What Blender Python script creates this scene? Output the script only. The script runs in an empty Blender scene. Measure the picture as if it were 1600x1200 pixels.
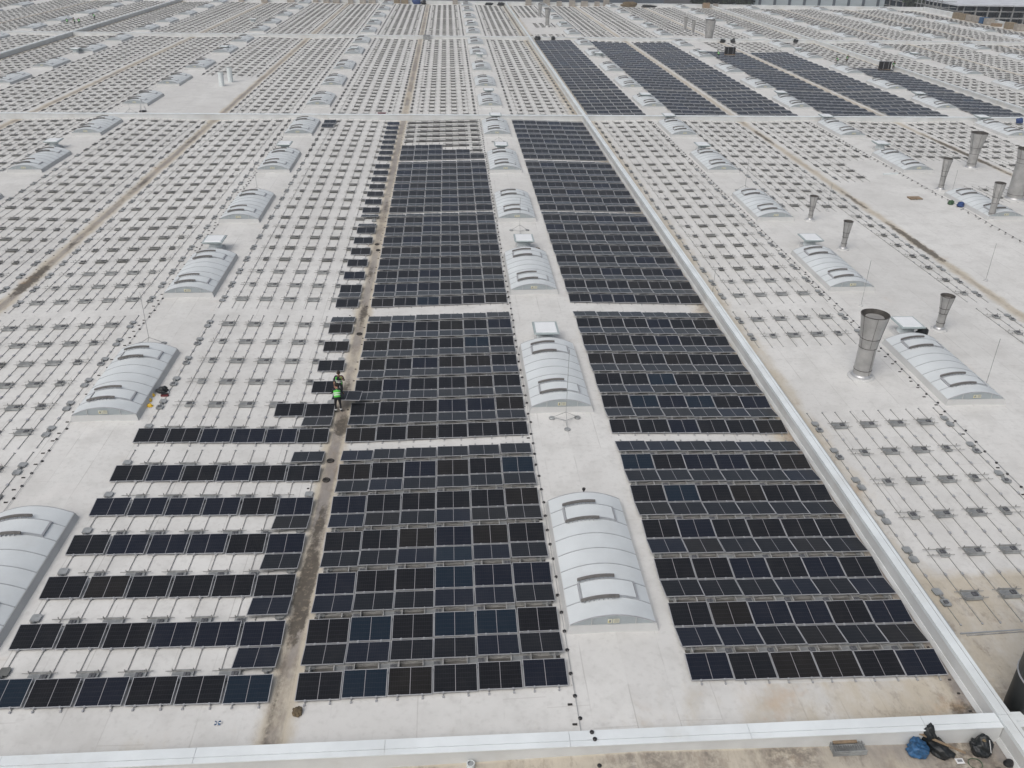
import bpy, bmesh, math, random
import numpy as np
from mathutils import Vector, Matrix
random.seed(7); rng = np.random.default_rng(7)
R = math.radians
sc = bpy.context.scene
COL = sc.collection
ORD = ['zeroth','first','second','third','fourth','fifth','sixth','seventh','eighth','ninth','tenth','eleventh','twelfth',
 'thirteenth','fourteenth','fifteenth','sixteenth','seventeenth','eighteenth','nineteenth','twentieth','twenty-first',
 'twenty-second','twenty-third','twenty-fourth','twenty-fifth','twenty-sixth','twenty-seventh','twenty-eighth','twenty-ninth',
 'thirtieth','thirty-first','thirty-second','thirty-third','thirty-fourth','thirty-fifth','thirty-sixth']

# ------------------------------------------------------------------ camera
CX, CY, CZ, YAW, PIT, ROL, FPX = -5.93056, -21.30742, 23.57923, 0.0764979, 0.4948623, 0.0199472, 1346.24
cy_, sy_, cp_, sp_ = math.cos(YAW), math.sin(YAW), math.cos(PIT), math.sin(PIT)
FW = np.array([sy_*cp_, cy_*cp_, -sp_]); RT = np.array([cy_, -sy_, 0.0]); UP = np.cross(RT, FW)
R2 = RT*math.cos(ROL)+UP*math.sin(ROL); U2 = -RT*math.sin(ROL)+UP*math.cos(ROL)
cam = bpy.data.cameras.new('camera'); camo = bpy.data.objects.new('camera', cam); COL.objects.link(camo)
cam.lens = 36*FPX/1600; cam.sensor_width = 36; cam.clip_start = .5; cam.clip_end = 3000
M = Matrix(((R2[0],U2[0],-FW[0],CX),(R2[1],U2[1],-FW[1],CY),(R2[2],U2[2],-FW[2],CZ),(0,0,0,1)))
camo.matrix_world = M
sc.camera = camo
def proj(P):
    d = np.atleast_2d(P)-np.array([CX,CY,CZ]); a = d@FW
    a = np.where(a < .5, .5, a)
    return 800+FPX*(d@R2)/a, 600-FPX*(d@U2)/a, a
def inview(P, m=60):
    u, v, a = proj(P)
    return (u > -m) & (u < 1600+m) & (v > -m) & (v < 1200+m) & (a > 1)

# ------------------------------------------------------------------ materials
def new_mat(name):
    m = bpy.data.materials.new(name); m.use_nodes = True
    nt = m.node_tree; b = nt.nodes['Principled BSDF']
    return m, nt, b
def N(nt, t, **k):
    n = nt.nodes.new(t)
    for a, v in k.items():
        if a.startswith('i_'):
            n.inputs[int(a[2:]) if a[2:].isdigit() else a[2:]].default_value = v
        else: setattr(n, a, v)
    return n
def mth(nt, op, a, b=None, c=None, clamp=False):
    n = nt.nodes.new('ShaderNodeMath'); n.operation = op; n.use_clamp = clamp
    for i, v in enumerate((a, b, c)):
        if v is None: continue
        if isinstance(v, (int, float)): n.inputs[i].default_value = v
        else: nt.links.new(v, n.inputs[i])
    return n.outputs[0]
def ramp(nt, v, lo, hi):
    n = nt.nodes.new('ShaderNodeMapRange'); n.clamp = True; n.interpolation_type = 'SMOOTHSTEP'
    nt.links.new(v, n.inputs['Value']); n.inputs['From Min'].default_value = lo; n.inputs['From Max'].default_value = hi
    return n.outputs[0]
def mixc(nt, f, a, b):
    n = nt.nodes.new('ShaderNodeMix'); n.data_type = 'RGBA'
    if isinstance(f, (int, float)): n.inputs[0].default_value = f
    else: nt.links.new(f, n.inputs[0])
    for i, v in ((6, a), (7, b)):
        if isinstance(v, tuple): n.inputs[i].default_value = v if len(v) == 4 else v+(1,)
        else: nt.links.new(v, n.inputs[i])
    return n.outputs[2]
def noise(nt, vec, scale, detail=4, rough=.55, dist=0):
    n = N(nt, 'ShaderNodeTexNoise'); n.inputs['Scale'].default_value = scale; n.inputs['Detail'].default_value = detail
    n.inputs['Roughness'].default_value = rough; n.inputs['Distortion'].default_value = dist
    if vec is not None: nt.links.new(vec, n.inputs['Vector'])
    return n.outputs['Fac']
def mapping(nt, vec, scale):
    n = N(nt, 'ShaderNodeMapping'); nt.links.new(vec, n.inputs[0]); n.inputs['Scale'].default_value = scale
    return n.outputs[0]
def simple(name, col, rough=.6, metal=0., var=.12, vs=3., spec=.5, dirt=None):
    m, nt, b = new_mat(name)
    tc = N(nt, 'ShaderNodeTexCoord')
    f = noise(nt, tc.outputs['Object'], vs, 5, .6)
    f = ramp(nt, f, .3, .7)
    lo = tuple(c*(1-var) for c in col); hi = tuple(min(1, c*(1+var)) for c in col)
    c = mixc(nt, f, lo, hi)
    if dirt:
        f2 = ramp(nt, noise(nt, tc.outputs['Object'], vs*.35, 6, .7), .5, .75)
        c = mixc(nt, mth(nt, 'MULTIPLY', f2, dirt[1]), c, dirt[0])
    nt.links.new(c, b.inputs['Base Color'])
    b.inputs['Roughness'].default_value = rough; b.inputs['Metallic'].default_value = metal
    b.inputs['Specular IOR Level'].default_value = spec
    return m

# roof membrane
def roof_material():
    m, nt, b = new_mat('roof_membrane')
    geo = N(nt, 'ShaderNodeNewGeometry'); P = geo.outputs['Position']
    sep = N(nt, 'ShaderNodeSeparateXYZ'); nt.links.new(P, sep.inputs[0]); X, Y = sep.outputs[0], sep.outputs[1]
    at = N(nt, 'ShaderNodeAttribute'); at.attribute_name = 'dirt'; D = at.outputs['Fac']
    n1 = noise(nt, P, .09, 5, .6); n2 = noise(nt, P, .6, 6, .65); n3 = noise(nt, P, 4., 5, .6); n4 = noise(nt, mapping(nt, P, (1.6,.25,1)), 1.1, 5, .65)
    c = mixc(nt, ramp(nt, n1, .35, .65), (.60,.602,.588), (.672,.676,.662))
    c = mixc(nt, mth(nt, 'MULTIPLY', ramp(nt, n2, .42, .7), .6), c, (.505,.505,.49))
    c = mixc(nt, mth(nt, 'MULTIPLY', ramp(nt, n3, .48, .75), .4), c, (.43,.43,.415))
    # sheets: seams every 1.5 m along y, with small tone change per sheet
    w = mth(nt, 'ADD', X, mth(nt, 'MULTIPLY', mth(nt, 'SUBTRACT', n2, .5), .06))
    sx = mth(nt, 'DIVIDE', w, 1.47); fx = mth(nt, 'FRACT', sx); ix = mth(nt, 'FLOOR', sx)
    sheet = N(nt, 'ShaderNodeTexWhiteNoise'); sheet.noise_dimensions = '1D'; nt.links.new(ix, sheet.inputs['W'])
    c = mixc(nt, mth(nt, 'MULTIPLY', sheet.outputs['Value'], .16), c, (.50,.49,.475))
    d = mth(nt, 'ABSOLUTE', mth(nt, 'SUBTRACT', fx, .5))
    seam = ramp(nt, d, .478, .5)
    seam = mth(nt, 'MULTIPLY', seam, ramp(nt, n4, .42, .62))
    c = mixc(nt, mth(nt, 'MULTIPLY', seam, .6), c, (.34,.335,.32))
    # cross joints, offset per sheet
    yy = mth(nt, 'ADD', mth(nt, 'DIVIDE', Y, 11.), mth(nt, 'MULTIPLY', sheet.outputs['Value'], 1.))
    dy = mth(nt, 'ABSOLUTE', mth(nt, 'SUBTRACT', mth(nt, 'FRACT', yy), .5))
    c = mixc(nt, mth(nt, 'MULTIPLY', ramp(nt, dy, .4972, .4995), .3), c, (.36,.34,.32))
    # pale worn patches where grit is washed away
    c = mixc(nt, mth(nt, 'MULTIPLY', ramp(nt, noise(nt, P, .35, 3, .5), .62, .75), .35), c, (.68,.67,.655))
    # tan dirt by walls and in the gutters (attribute 0..1 laid where water stands)
    dn = mth(nt, 'ADD', D, mth(nt, 'MULTIPLY', mth(nt, 'SUBTRACT', noise(nt, mapping(nt, P, (1,.45,1)), .7, 7, .72), .5), 1.15))
    t1 = mth(nt, 'MULTIPLY', ramp(nt, dn, .30, .85), ramp(nt, D, .02, .3))
    c = mixc(nt, mth(nt, 'MULTIPLY', t1, .72), c, (.46,.40,.295))
    t2 = mth(nt, 'MULTIPLY', ramp(nt, dn, .82, 1.15), ramp(nt, D, .4, .9))
    c = mixc(nt, mth(nt, 'MULTIPLY', t2, .8), c, (.21,.18,.155))
    t3 = mth(nt, 'MULTIPLY', ramp(nt, noise(nt, mapping(nt, P, (1.,.3,1)), .3, 7, .75), .47, .60), ramp(nt, D, .66, .93))
    t3 = mth(nt, 'MULTIPLY', t3, ramp(nt, noise(nt, P, 3.5, 5, .7), .3, .6))
    c = mixc(nt, mth(nt, 'MULTIPLY', t3, .8), c, (.10,.085,.075))
    t5 = mth(nt, 'MULTIPLY', ramp(nt, D, .80, .99), ramp(nt, noise(nt, mapping(nt, P, (1.,.35,1)), .45, 6, .65), .42, .55))
    c = mixc(nt, mth(nt, 'MULTIPLY', t5, .7), c, (.27,.255,.245))
    t6 = mth(nt, 'MULTIPLY', ramp(nt, noise(nt, mapping(nt, P, (1,.5,1)), 2.2, 6, .75), .52, .66), ramp(nt, D, .3, .8))
    c = mixc(nt, mth(nt, 'MULTIPLY', t6, .5), c, (.24,.20,.165))
    am = N(nt, 'ShaderNodeAttribute'); am.attribute_name = 'mud'
    mm = mth(nt, 'ADD', am.outputs['Fac'], mth(nt, 'MULTIPLY', mth(nt, 'SUBTRACT', noise(nt, mapping(nt, P, (1,.6,1)), 1.9, 8, .78), .5), 1.3))
    m1 = mth(nt, 'MULTIPLY', ramp(nt, mm, .34, .55), ramp(nt, am.outputs['Fac'], .05, .25))
    c = mixc(nt, mth(nt, 'MULTIPLY', m1, .85), c, (.075,.065,.052))
    m2 = mth(nt, 'MULTIPLY', m1, ramp(nt, noise(nt, P, 5., 5, .7), .52, .66))
    c = mixc(nt, mth(nt, 'MULTIPLY', m2, .6), c, (.30,.26,.20))
    # orange rust tint in a few spots
    t4 = mth(nt, 'MULTIPLY', ramp(nt, noise(nt, P, .28, 5, .7), .58, .72), ramp(nt, D, .1, .5))
    c = mixc(nt, mth(nt, 'MULTIPLY', t4, .3), c, (.48,.30,.15))
    # specks
    vor = N(nt, 'ShaderNodeTexVoronoi'); vor.inputs['Scale'].default_value = .9; nt.links.new(P, vor.inputs['Vector'])
    sp = ramp(nt, vor.outputs['Distance'], .05, .03)
    sp2 = mth(nt, 'MULTIPLY', sp, ramp(nt, n2, .5, .6))
    c = mixc(nt, mth(nt, 'MULTIPLY', sp2, .45), c, (.25,.23,.21))
    nt.links.new(c, b.inputs['Base Color']); b.inputs['Roughness'].default_value = .62; b.inputs['Specular IOR Level'].default_value = .3
    bp = N(nt, 'ShaderNodeBump'); bp.inputs['Strength'].default_value = .12; bp.inputs['Distance'].default_value = .03
    nt.links.new(n3, bp.inputs['Height']); nt.links.new(bp.outputs[0], b.inputs['Normal'])
    return m

def glass_material():
    m, nt, b = new_mat('panel_glass')
    uv = N(nt, 'ShaderNodeUVMap'); sep = N(nt, 'ShaderNodeSeparateXYZ'); nt.links.new(uv.outputs[0], sep.inputs[0]); U, V = sep.outputs[0], sep.outputs[1]
    at = N(nt, 'ShaderNodeAttribute'); at.attribute_name = 'tone'; c = at.outputs['Color']
    def line(x, n, w):
        f = mth(nt, 'FRACT', mth(nt, 'MULTIPLY', x, n)); d = mth(nt, 'ABSOLUTE', mth(nt, 'SUBTRACT', f, .5))
        return mth(nt, 'GREATER_THAN', d, .5-w)
    g = mth(nt, 'MAXIMUM', mth(nt, 'MULTIPLY', line(V, 6, .02), .42), mth(nt, 'MULTIPLY', line(U, 18, .035), .2))
    c = mixc(nt, g, c, (.085,.087,.095))
    # busbars: fine horizontal wires
    c = mixc(nt, mth(nt, 'MULTIPLY', line(V, 54, .12), .06), c, (.3,.3,.32))
    mid = mth(nt, 'LESS_THAN', mth(nt, 'ABSOLUTE', mth(nt, 'SUBTRACT', U, .5)), .006)
    c = mixc(nt, mid, c, (.30,.30,.32))
    eu = mth(nt, 'SUBTRACT', .5, mth(nt, 'ABSOLUTE', mth(nt, 'SUBTRACT', U, .5)))
    ev = mth(nt, 'SUBTRACT', .5, mth(nt, 'ABSOLUTE', mth(nt, 'SUBTRACT', V, .5)))
    edge = mth(nt, 'MAXIMUM', mth(nt, 'LESS_THAN', eu, .016), mth(nt, 'LESS_THAN', ev, .02))
    c = mixc(nt, edge, c, (.38,.39,.41))
    # dust film
    geo = N(nt, 'ShaderNodeNewGeometry')
    dust = ramp(nt, noise(nt, geo.outputs['Position'], .8, 5, .7), .4, .8)
    c = mixc(nt, mth(nt, 'ADD', mth(nt, 'MULTIPLY', dust, .02), .002), c, (.35,.33,.30))
    nt.links.new(c, b.inputs['Base Color'])
    b.inputs['Roughness'].default_value = .16; b.inputs['IOR'].default_value = 1.42; b.inputs['Specular IOR Level'].default_value = .14
    b.inputs['Sheen Weight'].default_value = .15; b.inputs['Sheen Roughness'].default_value = .45; b.inputs['Sheen Tint'].default_value = (.68,.82,1,1)
    return m

MAT = {}
MAT['roof'] = roof_material(); MAT['glass'] = glass_material()
MAT['alu'] = simple('aluminium_frame', (.42,.43,.45), .4, .3, .06)
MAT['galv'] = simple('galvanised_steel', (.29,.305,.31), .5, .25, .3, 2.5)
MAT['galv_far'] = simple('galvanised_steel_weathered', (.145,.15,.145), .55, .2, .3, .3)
MAT['rail'] = simple('rail_steel', (.33,.33,.32), .5, .2, .25)
MAT['block'] = simple('concrete_block', (.10,.105,.115), .8, 0, .3, 6)
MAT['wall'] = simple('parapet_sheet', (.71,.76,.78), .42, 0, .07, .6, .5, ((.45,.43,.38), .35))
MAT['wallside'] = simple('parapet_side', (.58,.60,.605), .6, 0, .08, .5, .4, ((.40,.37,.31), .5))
MAT['shade_strip'] = simple('ridge_shade_strip', (.10,.098,.092), .75, 0, .35, 1.5, .3, ((.10,.09,.08), .6))  # dark colour standing in for the shade in the ridge gaps
MAT['seam'] = simple('seam_line', (.22,.23,.24), .6)
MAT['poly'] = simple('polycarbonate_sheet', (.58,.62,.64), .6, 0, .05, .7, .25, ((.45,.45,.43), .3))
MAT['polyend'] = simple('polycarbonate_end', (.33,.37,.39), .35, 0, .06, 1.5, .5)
MAT['curb'] = simple('curb_membrane', (.50,.51,.51), .6, 0, .06, .6, .4, ((.38,.36,.32), .3))
MAT['rib'] = simple('rib_aluminium', (.38,.40,.42), .4, .3, .1)
MAT['defl'] = simple('deflector_grey', (.15,.145,.14), .6, .1, .15)
MAT['hatchw'] = simple('hatch_white', (.76,.79,.81), .3, 0, .04, 1, .5)
MAT['hatchg'] = simple('hatch_rim', (.36,.42,.43), .4, .1, .08, 1)
MAT['steel'] = simple('stainless_steel', (.42,.42,.415), .42, .55, .16, 1.2, .5)
MAT['steelin'] = simple('stack_inside', (.08,.075,.07), .7, .2, .2)
MAT['damper'] = simple('stack_damper', (.27,.265,.255), .6, .1, .1)
MAT['collar'] = simple('collar_foil', (.48,.49,.50), .4, .6, .12, 5)
MAT['black'] = simple('black_plastic', (.012,.012,.014), .5, 0, .3, 5)
MAT['blackbag'] = simple('black_bag', (.010,.013,.015), .5, 0, .4, 7)
MAT['bluebag'] = simple('blue_bag', (.022,.085,.19), .55, 0, .45, 6)
MAT['navy'] = simple('navy_cloth', (.02,.05,.16), .6, 0, .35, 4)
MAT['green'] = simple('green_cloth', (.04,.09,.045), .7, 0, .3, 4)
MAT['wood'] = simple('timber', (.24,.18,.12), .7, 0, .25, 4)
MAT['card'] = simple('cardboard', (.22,.18,.125), .8, 0, .15, 2)
MAT['crate'] = simple('crate_grey', (.30,.28,.25), .7, 0, .2, 1)
MAT['stone'] = simple('muddy_stone', (.13,.10,.06), .9, 0, .4, 6)
MAT['yellow'] = simple('helmet_yellow', (.65,.42,.03), .35, 0, .05)
MAT['red'] = simple('red_plastic', (.12,.015,.02), .5, 0, .2)
MAT['vest'] = simple('hi_vis_vest', (.08,.50,.06), .6, 0, .1, 8)
MAT['reflect'] = simple('reflective_band', (.75,.77,.75), .4, 0, .04)
MAT['cloth'] = simple('dark_workwear', (.012,.013,.018), .8, 0, .3, 6)
MAT['skin'] = simple('skin', (.32,.17,.11), .5, 0, .1)
MAT['hair'] = simple('dark_hair', (.02,.014,.01), .7, 0, .2)
MAT['pipew'] = simple('white_pipe', (.62,.67,.68), .4, 0, .06)
MAT['rubber'] = simple('rubber_disc', (.03,.028,.026), .8, 0, .3)
MAT['tile'] = simple('paper_label', (.62,.62,.50), .6, 0, .05)
MAT['labely'] = simple('paper_label_yellow', (.60,.52,.18), .6, 0, .05)
MAT['paperw'] = simple('white_paper', (.72,.73,.74), .7, 0, .04)
MAT['duct'] = simple('dark_flue_lower', (.010,.012,.012), .5, 0, .2)
MAT['ductg'] = simple('dark_flue_upper', (.07,.075,.068), .5, .1, .1)
MAT['asphalt'] = simple('asphalt', (.07,.068,.066), .9, 0, .25, .02)
MAT['concrete'] = simple('concrete_frame', (.30,.31,.31), .8, 0, .15, .3)
MAT['slab'] = simple('pale_slab', (.55,.58,.62), .7, 0, .1, .2)
MAT['dglass'] = simple('dark_window', (.02,.035,.05), .15, 0, .3, .3)
MAT['whwall'] = simple('warehouse_wall', (.40,.46,.49), .6, 0, .08, .1)
MAT['whdark'] = simple('warehouse_dark', (.09,.11,.135), .6, 0, .15, .1)
MAT['leaf'] = simple('foliage', (.035,.05,.028), .9, 0, .5, .8)
MAT['bark'] = simple('bark', (.06,.045,.035), .9)

# ------------------------------------------------------------------ mesh helpers
class MB:
    def __init__(s): s.v=[]; s.f=[]; s.m=[]; s.mats=[]
    def mi(s, m):
        if m not in s.mats: s.mats.append(m)
        return s.mats.index(m)
    def add(s, vs, fs, m):
        o = len(s.v); s.v += [tuple(p) for p in vs]; i = s.mi(m)
        for f in fs: s.f.append(tuple(o+k for k in f)); s.m.append(i)
        return s
    def box(s, x0,x1,y0,y1,z0,z1, m, top=None):
        vs=[(x0,y0,z0),(x1,y0,z0),(x1,y1,z0),(x0,y1,z0),(x0,y0,z1),(x1,y0,z1),(x1,y1,z1),(x0,y1,z1)]
        s.add(vs, [(0,3,2,1),(0,1,5,4),(1,2,6,5),(2,3,7,6),(3,0,4,7)], m)
        o=len(s.v)-8; s.f.append((o+4,o+5,o+6,o+7)); s.m.append(s.mi(top or m)); return s
    def hexa(s, vs, m):
        return s.add(vs, [(0,3,2,1),(4,5,6,7),(0,1,5,4),(1,2,6,5),(2,3,7,6),(3,0,4,7)], m)
    def bar(s, a, b, w, h, m):
        a=Vector(a); b=Vector(b); d=(b-a).normalized(); up=Vector((0,0,1))
        if abs(d.z)>.95: up=Vector((1,0,0))
        r=d.cross(up).normalized()*w/2; u=r.cross(d).normalized()*h/2
        vs=[a-r-u,a+r-u,a+r+u,a-r+u,b-r-u,b+r-u,b+r+u,b-r+u]
        return s.add(vs, [(0,1,2,3),(7,6,5,4),(0,4,5,1),(1,5,6,2),(2,6,7,3),(3,7,4,0)], m)
    def lathe(s, prof, m, n=24, c=(0,0,0), closed=True, sx=1, sy=1):
        o=len(s.v)
        for r,z in prof:
            for k in range(n):
                a=2*math.pi*k/n; s.v.append((c[0]+r*sx*math.cos(a),c[1]+r*sy*math.sin(a),c[2]+z))
        i=s.mi(m)
        for j in range(len(prof)-1):
            for k in range(n):
                s.f.append((o+j*n+k,o+j*n+(k+1)%n,o+(j+1)*n+(k+1)%n,o+(j+1)*n+k)); s.m.append(i)
        if closed:
            s.f.append(tuple(o+k for k in range(n))[::-1]); s.m.append(i)
            s.f.append(tuple(o+(len(prof)-1)*n+k for k in range(n))); s.m.append(i)
        return s
    def mesh(s, name, smooth=False):
        me=bpy.data.meshes.new(name); me.from_pydata(s.v,[],s.f)
        for m in s.mats: me.materials.append(MAT[m])
        me.polygons.foreach_set('material_index', s.m)
        if smooth: me.polygons.foreach_set('use_smooth',[True]*len(s.f))
        me.update(); return me
    def obj(s, name, parent=None, smooth=False, loc=None, rot=None):
        return link(s.mesh(name, smooth), name, parent, loc, rot)
def link(me, name, parent=None, loc=None, rot=None):
    o=bpy.data.objects.new(name, me); COL.objects.link(o)
    if parent is not None: o.parent=parent
    if loc is not None: o.location=loc
    if rot is not None: o.rotation_euler=rot
    return o
def tag(o, label=None, cat=None, group=None, kind=None):
    if label: o['label']=label
    if cat: o['category']=cat
    if group: o['group']=group
    if kind: o['kind']=kind
    return o
def thing(name, label, cat, loc, rz=0, group=None, rot=None):
    o=bpy.data.objects.new(name, None); COL.objects.link(o); o.empty_display_size=.2
    o.location=loc; o.rotation_euler=rot if rot else (0,0,rz)
    return tag(o,label,cat,group)
def tree_copy(o, parent=None):
    c=o.copy(); COL.objects.link(c)
    if parent is not None: c.parent=parent
    for ch in list(o.children): tree_copy(ch, c)
    return c
def replicate(name, tv, tf, tm, offs, mats, scales=None):
    """one mesh made of many copies of a small template (numpy)"""
    tv=np.array(tv,float); n=len(offs); k=len(tv)
    V=(tv[None,:,:]+np.array(offs)[:,None,:]).reshape(-1,3)
    return big_mesh(name, V, [np.array(tf)+0]*1, tf, tm, n, k, mats)
def big_mesh(name, V, _, tf, tm, n, k, mats):
    me=bpy.data.meshes.new(name)
    lens=np.array([len(f) for f in tf]); flat=np.concatenate([np.array(f) for f in tf])
    allflat=(flat[None,:]+(np.arange(n)*k)[:,None]).reshape(-1)
    L=np.tile(lens,n); starts=np.concatenate([[0],np.cumsum(L)[:-1]])
    me.vertices.add(len(V)); me.vertices.foreach_set('co',V.reshape(-1).astype(np.float32))
    me.loops.add(len(allflat)); me.loops.foreach_set('vertex_index',allflat.astype(np.int32))
    me.polygons.add(len(L)); me.polygons.foreach_set('loop_start',starts.astype(np.int32)); me.polygons.foreach_set('loop_total',L.astype(np.int32))
    for m in mats: me.materials.append(MAT[m])
    me.polygons.foreach_set('material_index', np.tile(np.array(tm),n).astype(np.int32)); me.polygons.foreach_set('use_smooth',np.zeros(len(L),dtype=bool))
    me.update(calc_edges=True); return me

# ------------------------------------------------------------------ layout of the roof
RIDGE=[-174.,-149.3,-124.5,-99.8,-74.4,-49.2,-24.3,0.,23.2,44.9,66.9,89.2,111.1,133.]
VALLEY=[-186.5,-161.6,-136.9,-112.1,-87.3,-61.7,-36.7,-12.05,12.2,33.9,55.8,78.1,100.1,122.1,144.2]
SL=.0287
def roof_z(x):
    x=np.asarray(x,float); r=np.array(RIDGE)
    return -SL*np.min(np.abs(x[...,None]-r),axis=-1)
def rz(x): return float(roof_z(np.array([x]))[0])
YP=[-2.55,97.35,185.0,273.0]     # cross parapets (centre)
PX=[-87.3,12.25,78.1]            # long parapets (centre)
XE=148.3                         # east edge of the building
BLK=[(0.,6),(16.675,6),(34.17,8),(55.875,7),(75.25,8),
     (98.9,8),(120.7,8),(142.6,9),(167.2,6),
     (186.7,6),(203.4,9),(228.,8),(250.,7)]
PD=1.134*math.cos(.132); G1=.3286; PER=2.652; TILT=.132; RY=PD+G1/2
# strips of rack between gutter and ridge: x0, columns, pitch, name
STR=[(-186.0,6,1.6,''),(-171.6,6,1.6,''),(-161.,6,1.6,''),(-147.,6,1.6,''),(-136.4,6,1.6,''),(-122.3,6,1.6,''),
 (-111.6,6,1.6,''),(-97.6,6,1.6,''),(-86.3,6,1.6,'bW'),(-72.3,6,1.6,''),(-61.1,6,1.6,''),(-47.0,6,1.6,'L3'),(-36.05,6,1.61,'L2'),
 (-22.2,6,1.63,'A'),(-11.597,6,1.586,'B'),(2.2525,6,1.586,'C'),(13.2,5,1.586,'a'),(25.2,5,1.586,'b'),(34.75,5,1.586,'c'),
 (47.0,5,1.586,'d'),(56.6,5,1.586,'e'),(69.1,5,1.586,'f'),(79.2,5,1.586,'g'),(91.4,5,1.586,''),(100.8,5,1.586,''),(113.3,5,1.586,''),
 (122.8,5,1.586,''),(135.2,5,1.586,'')]
def bay(y): return 0 if y<98 else (1 if y<186 else 2)
def racks(nm, b, r, c):
    """rack hardware present at block b, ridge row r, column boundary c?"""
    y=BLK[b][0]+r*PER
    if nm in('B','C') and b<5: return True
    if nm in 'abcdef' and nm and 5<=b<=8: return not panels_far(nm,b,r) and not (b==8 and nm=='d' and c<3)
    if nm=='a':
        if b==0: return False
        if b==1: return r>=4
        if b==9: return r<3
        if b==10: return 1<r<6 and c>1
        if b==11: return r>1
    if nm=='b':
        if b==0: return False
        if b in(1,2): return c>=4
    if nm=='c':
        if b<3: return False
        if b==3: return r>3 and c<=2
    if nm=='d':
        if b<3: return False
        if b==3: return r in(1,2) and c<4
        if b==9: return r>2
    if nm in 'ef' and nm and b<2: return False
    if nm=='L3':
        if b==5 or (b==6 and r<4): return False
    return True
def panels_far(nm,b,r):
    if b<5 or b>8: return False
    if nm=='a': return True
    if nm in 'bc': return not (b==8 and r==5)
    if nm=='d': return b<8 
    if nm=='e': return b<8
    if nm=='f': return b<7 or (b==7 and r<1)
    return False

# roof sheet -------------------------------------------------------
xs=set()
for x in RIDGE:
    xs.add(x)
    if abs(x)<26:
        for d in (1.3,1.75,2.1,2.5,3.2): xs.add(x+d); xs.add(x-d)
for v in VALLEY:
    for d in (-2.6,-1.6,-.9,-.45,-.2,.2,.45,.9,1.6,2.6): xs.add(v+d)
    xs.add(v)
xs=sorted(x for x in xs if -190<x<XE); xs=[-190.]+xs+[XE]
ysl=[-26.,-16.,-8.,-5.2,-4.2,-3.3,-2.9]
for p in YP:
    for d in (-2.4,-1.2,-.5,0,.5,1.2,2.4): ysl.append(p+d)
ysl+=list(np.arange(0,70,1.))+list(np.arange(70,272,4.)); ysl=sorted(set(round(float(y),3) for y in ysl if y<=273.))
MUD=[(-12.05,6.,.32,3.6,1.),(-12.,10.2,.2,1.6,.8),(-11.9,18.6,.4,1.2,.9),(-12.1,22.5,.3,1.6,.6),(-12.,33.,.3,3.,.6),(-12.1,41.,.3,3.,.5),(-12,58,.3,5,.45),(-12.2,0.,.2,1.5,.5),
 (-36.7,40.,.5,4.5,.75),(-36.6,48.,.4,3.,.5),(-36.7,66.,.5,5.,.5),(-36.7,85,.5,6,.5),(33.9,47.,.45,7.,.75),(33.9,60.,.4,5.,.55),(33.9,88.,.4,5.,.7),(55.8,80,.5,14,.7),(11.6,-1.3,.5,.8,.6),(-36,100,.5,4,.5)]
vs=[];dirt=[];mud=[]
for y in ysl:
    for x in xs:
        vs.append((x,y,rz(x)))
        dv=min(abs(x-v) for v in VALLEY)
        isP=any(abs(x-p)<3 for p in PX)
        g={True:[(0,.95),(.45,.9),(.9,.72),(1.6,.45),(2.6,0)],False:[(0,1.),(.2,.95),(.45,.66),(.9,.26),(1.6,.05),(2.6,0)]}[isP]
        a=np.interp(dv,[q[0] for q in g],[q[1] for q in g])
        e=0
        for p in YP:
            d=y-p
            if 0<=d<2.5: e=max(e,.42*(1-d/2.5))
            elif -2.5<d<0: e=max(e,.5*(1+d/2.5))
        e*= (1.5 if x>5 and y<5 else .85)
        if x>20: a*=.8
        dr=min(abs(x-r_) for r_ in (-24.3,0.,23.2))
        a=max(a,float(np.interp(dr,[1.3,1.75,2.1,2.5,3.2],[0,.22,.30,.2,.0])))
        if y<1: a=max(a,.2)
        if y<-2.6: a=max(a,.74)
        if y<6 and 12.4<x<24: a=max(a,.74)
        if y<0 and 0<x<12.4: a=max(a,.2+.045*x)
        mud.append(float(max(q[4]*math.exp(-((x-q[0])/q[2])**2/1.5-((y-q[1])/q[3])**2) for q in MUD)))
        dirt.append(float(min(1,max(a,e)+.35*min(a,e))))
nx=len(xs); fs=[(j*nx+i,j*nx+i+1,(j+1)*nx+i+1,(j+1)*nx+i) for j in range(len(ysl)-1) for i in range(nx-1)]
me=bpy.data.meshes.new('roof'); me.from_pydata(vs,[],fs); me.materials.append(MAT['roof'])
at=me.attributes.new('dirt','FLOAT','POINT'); at.data.foreach_set('value',dirt); at=me.attributes.new('mud','FLOAT','POINT'); at.data.foreach_set('value',mud); me.update()
roof=link(me,'roof'); tag(roof,kind='structure')
MB().box(-190,XE,-26,273.2,-13,-.75,'concrete').obj('building_walls'); tag(bpy.data.objects['building_walls'],kind='structure')
g=MB(); g.add([(-1500,-600,-13.2),(1500,-600,-13.2),(1500,2600,-13.2),(-1500,2600,-13.2)],[(0,1,2,3)],'asphalt'); tag(g.obj('ground'),kind='structure')

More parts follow.
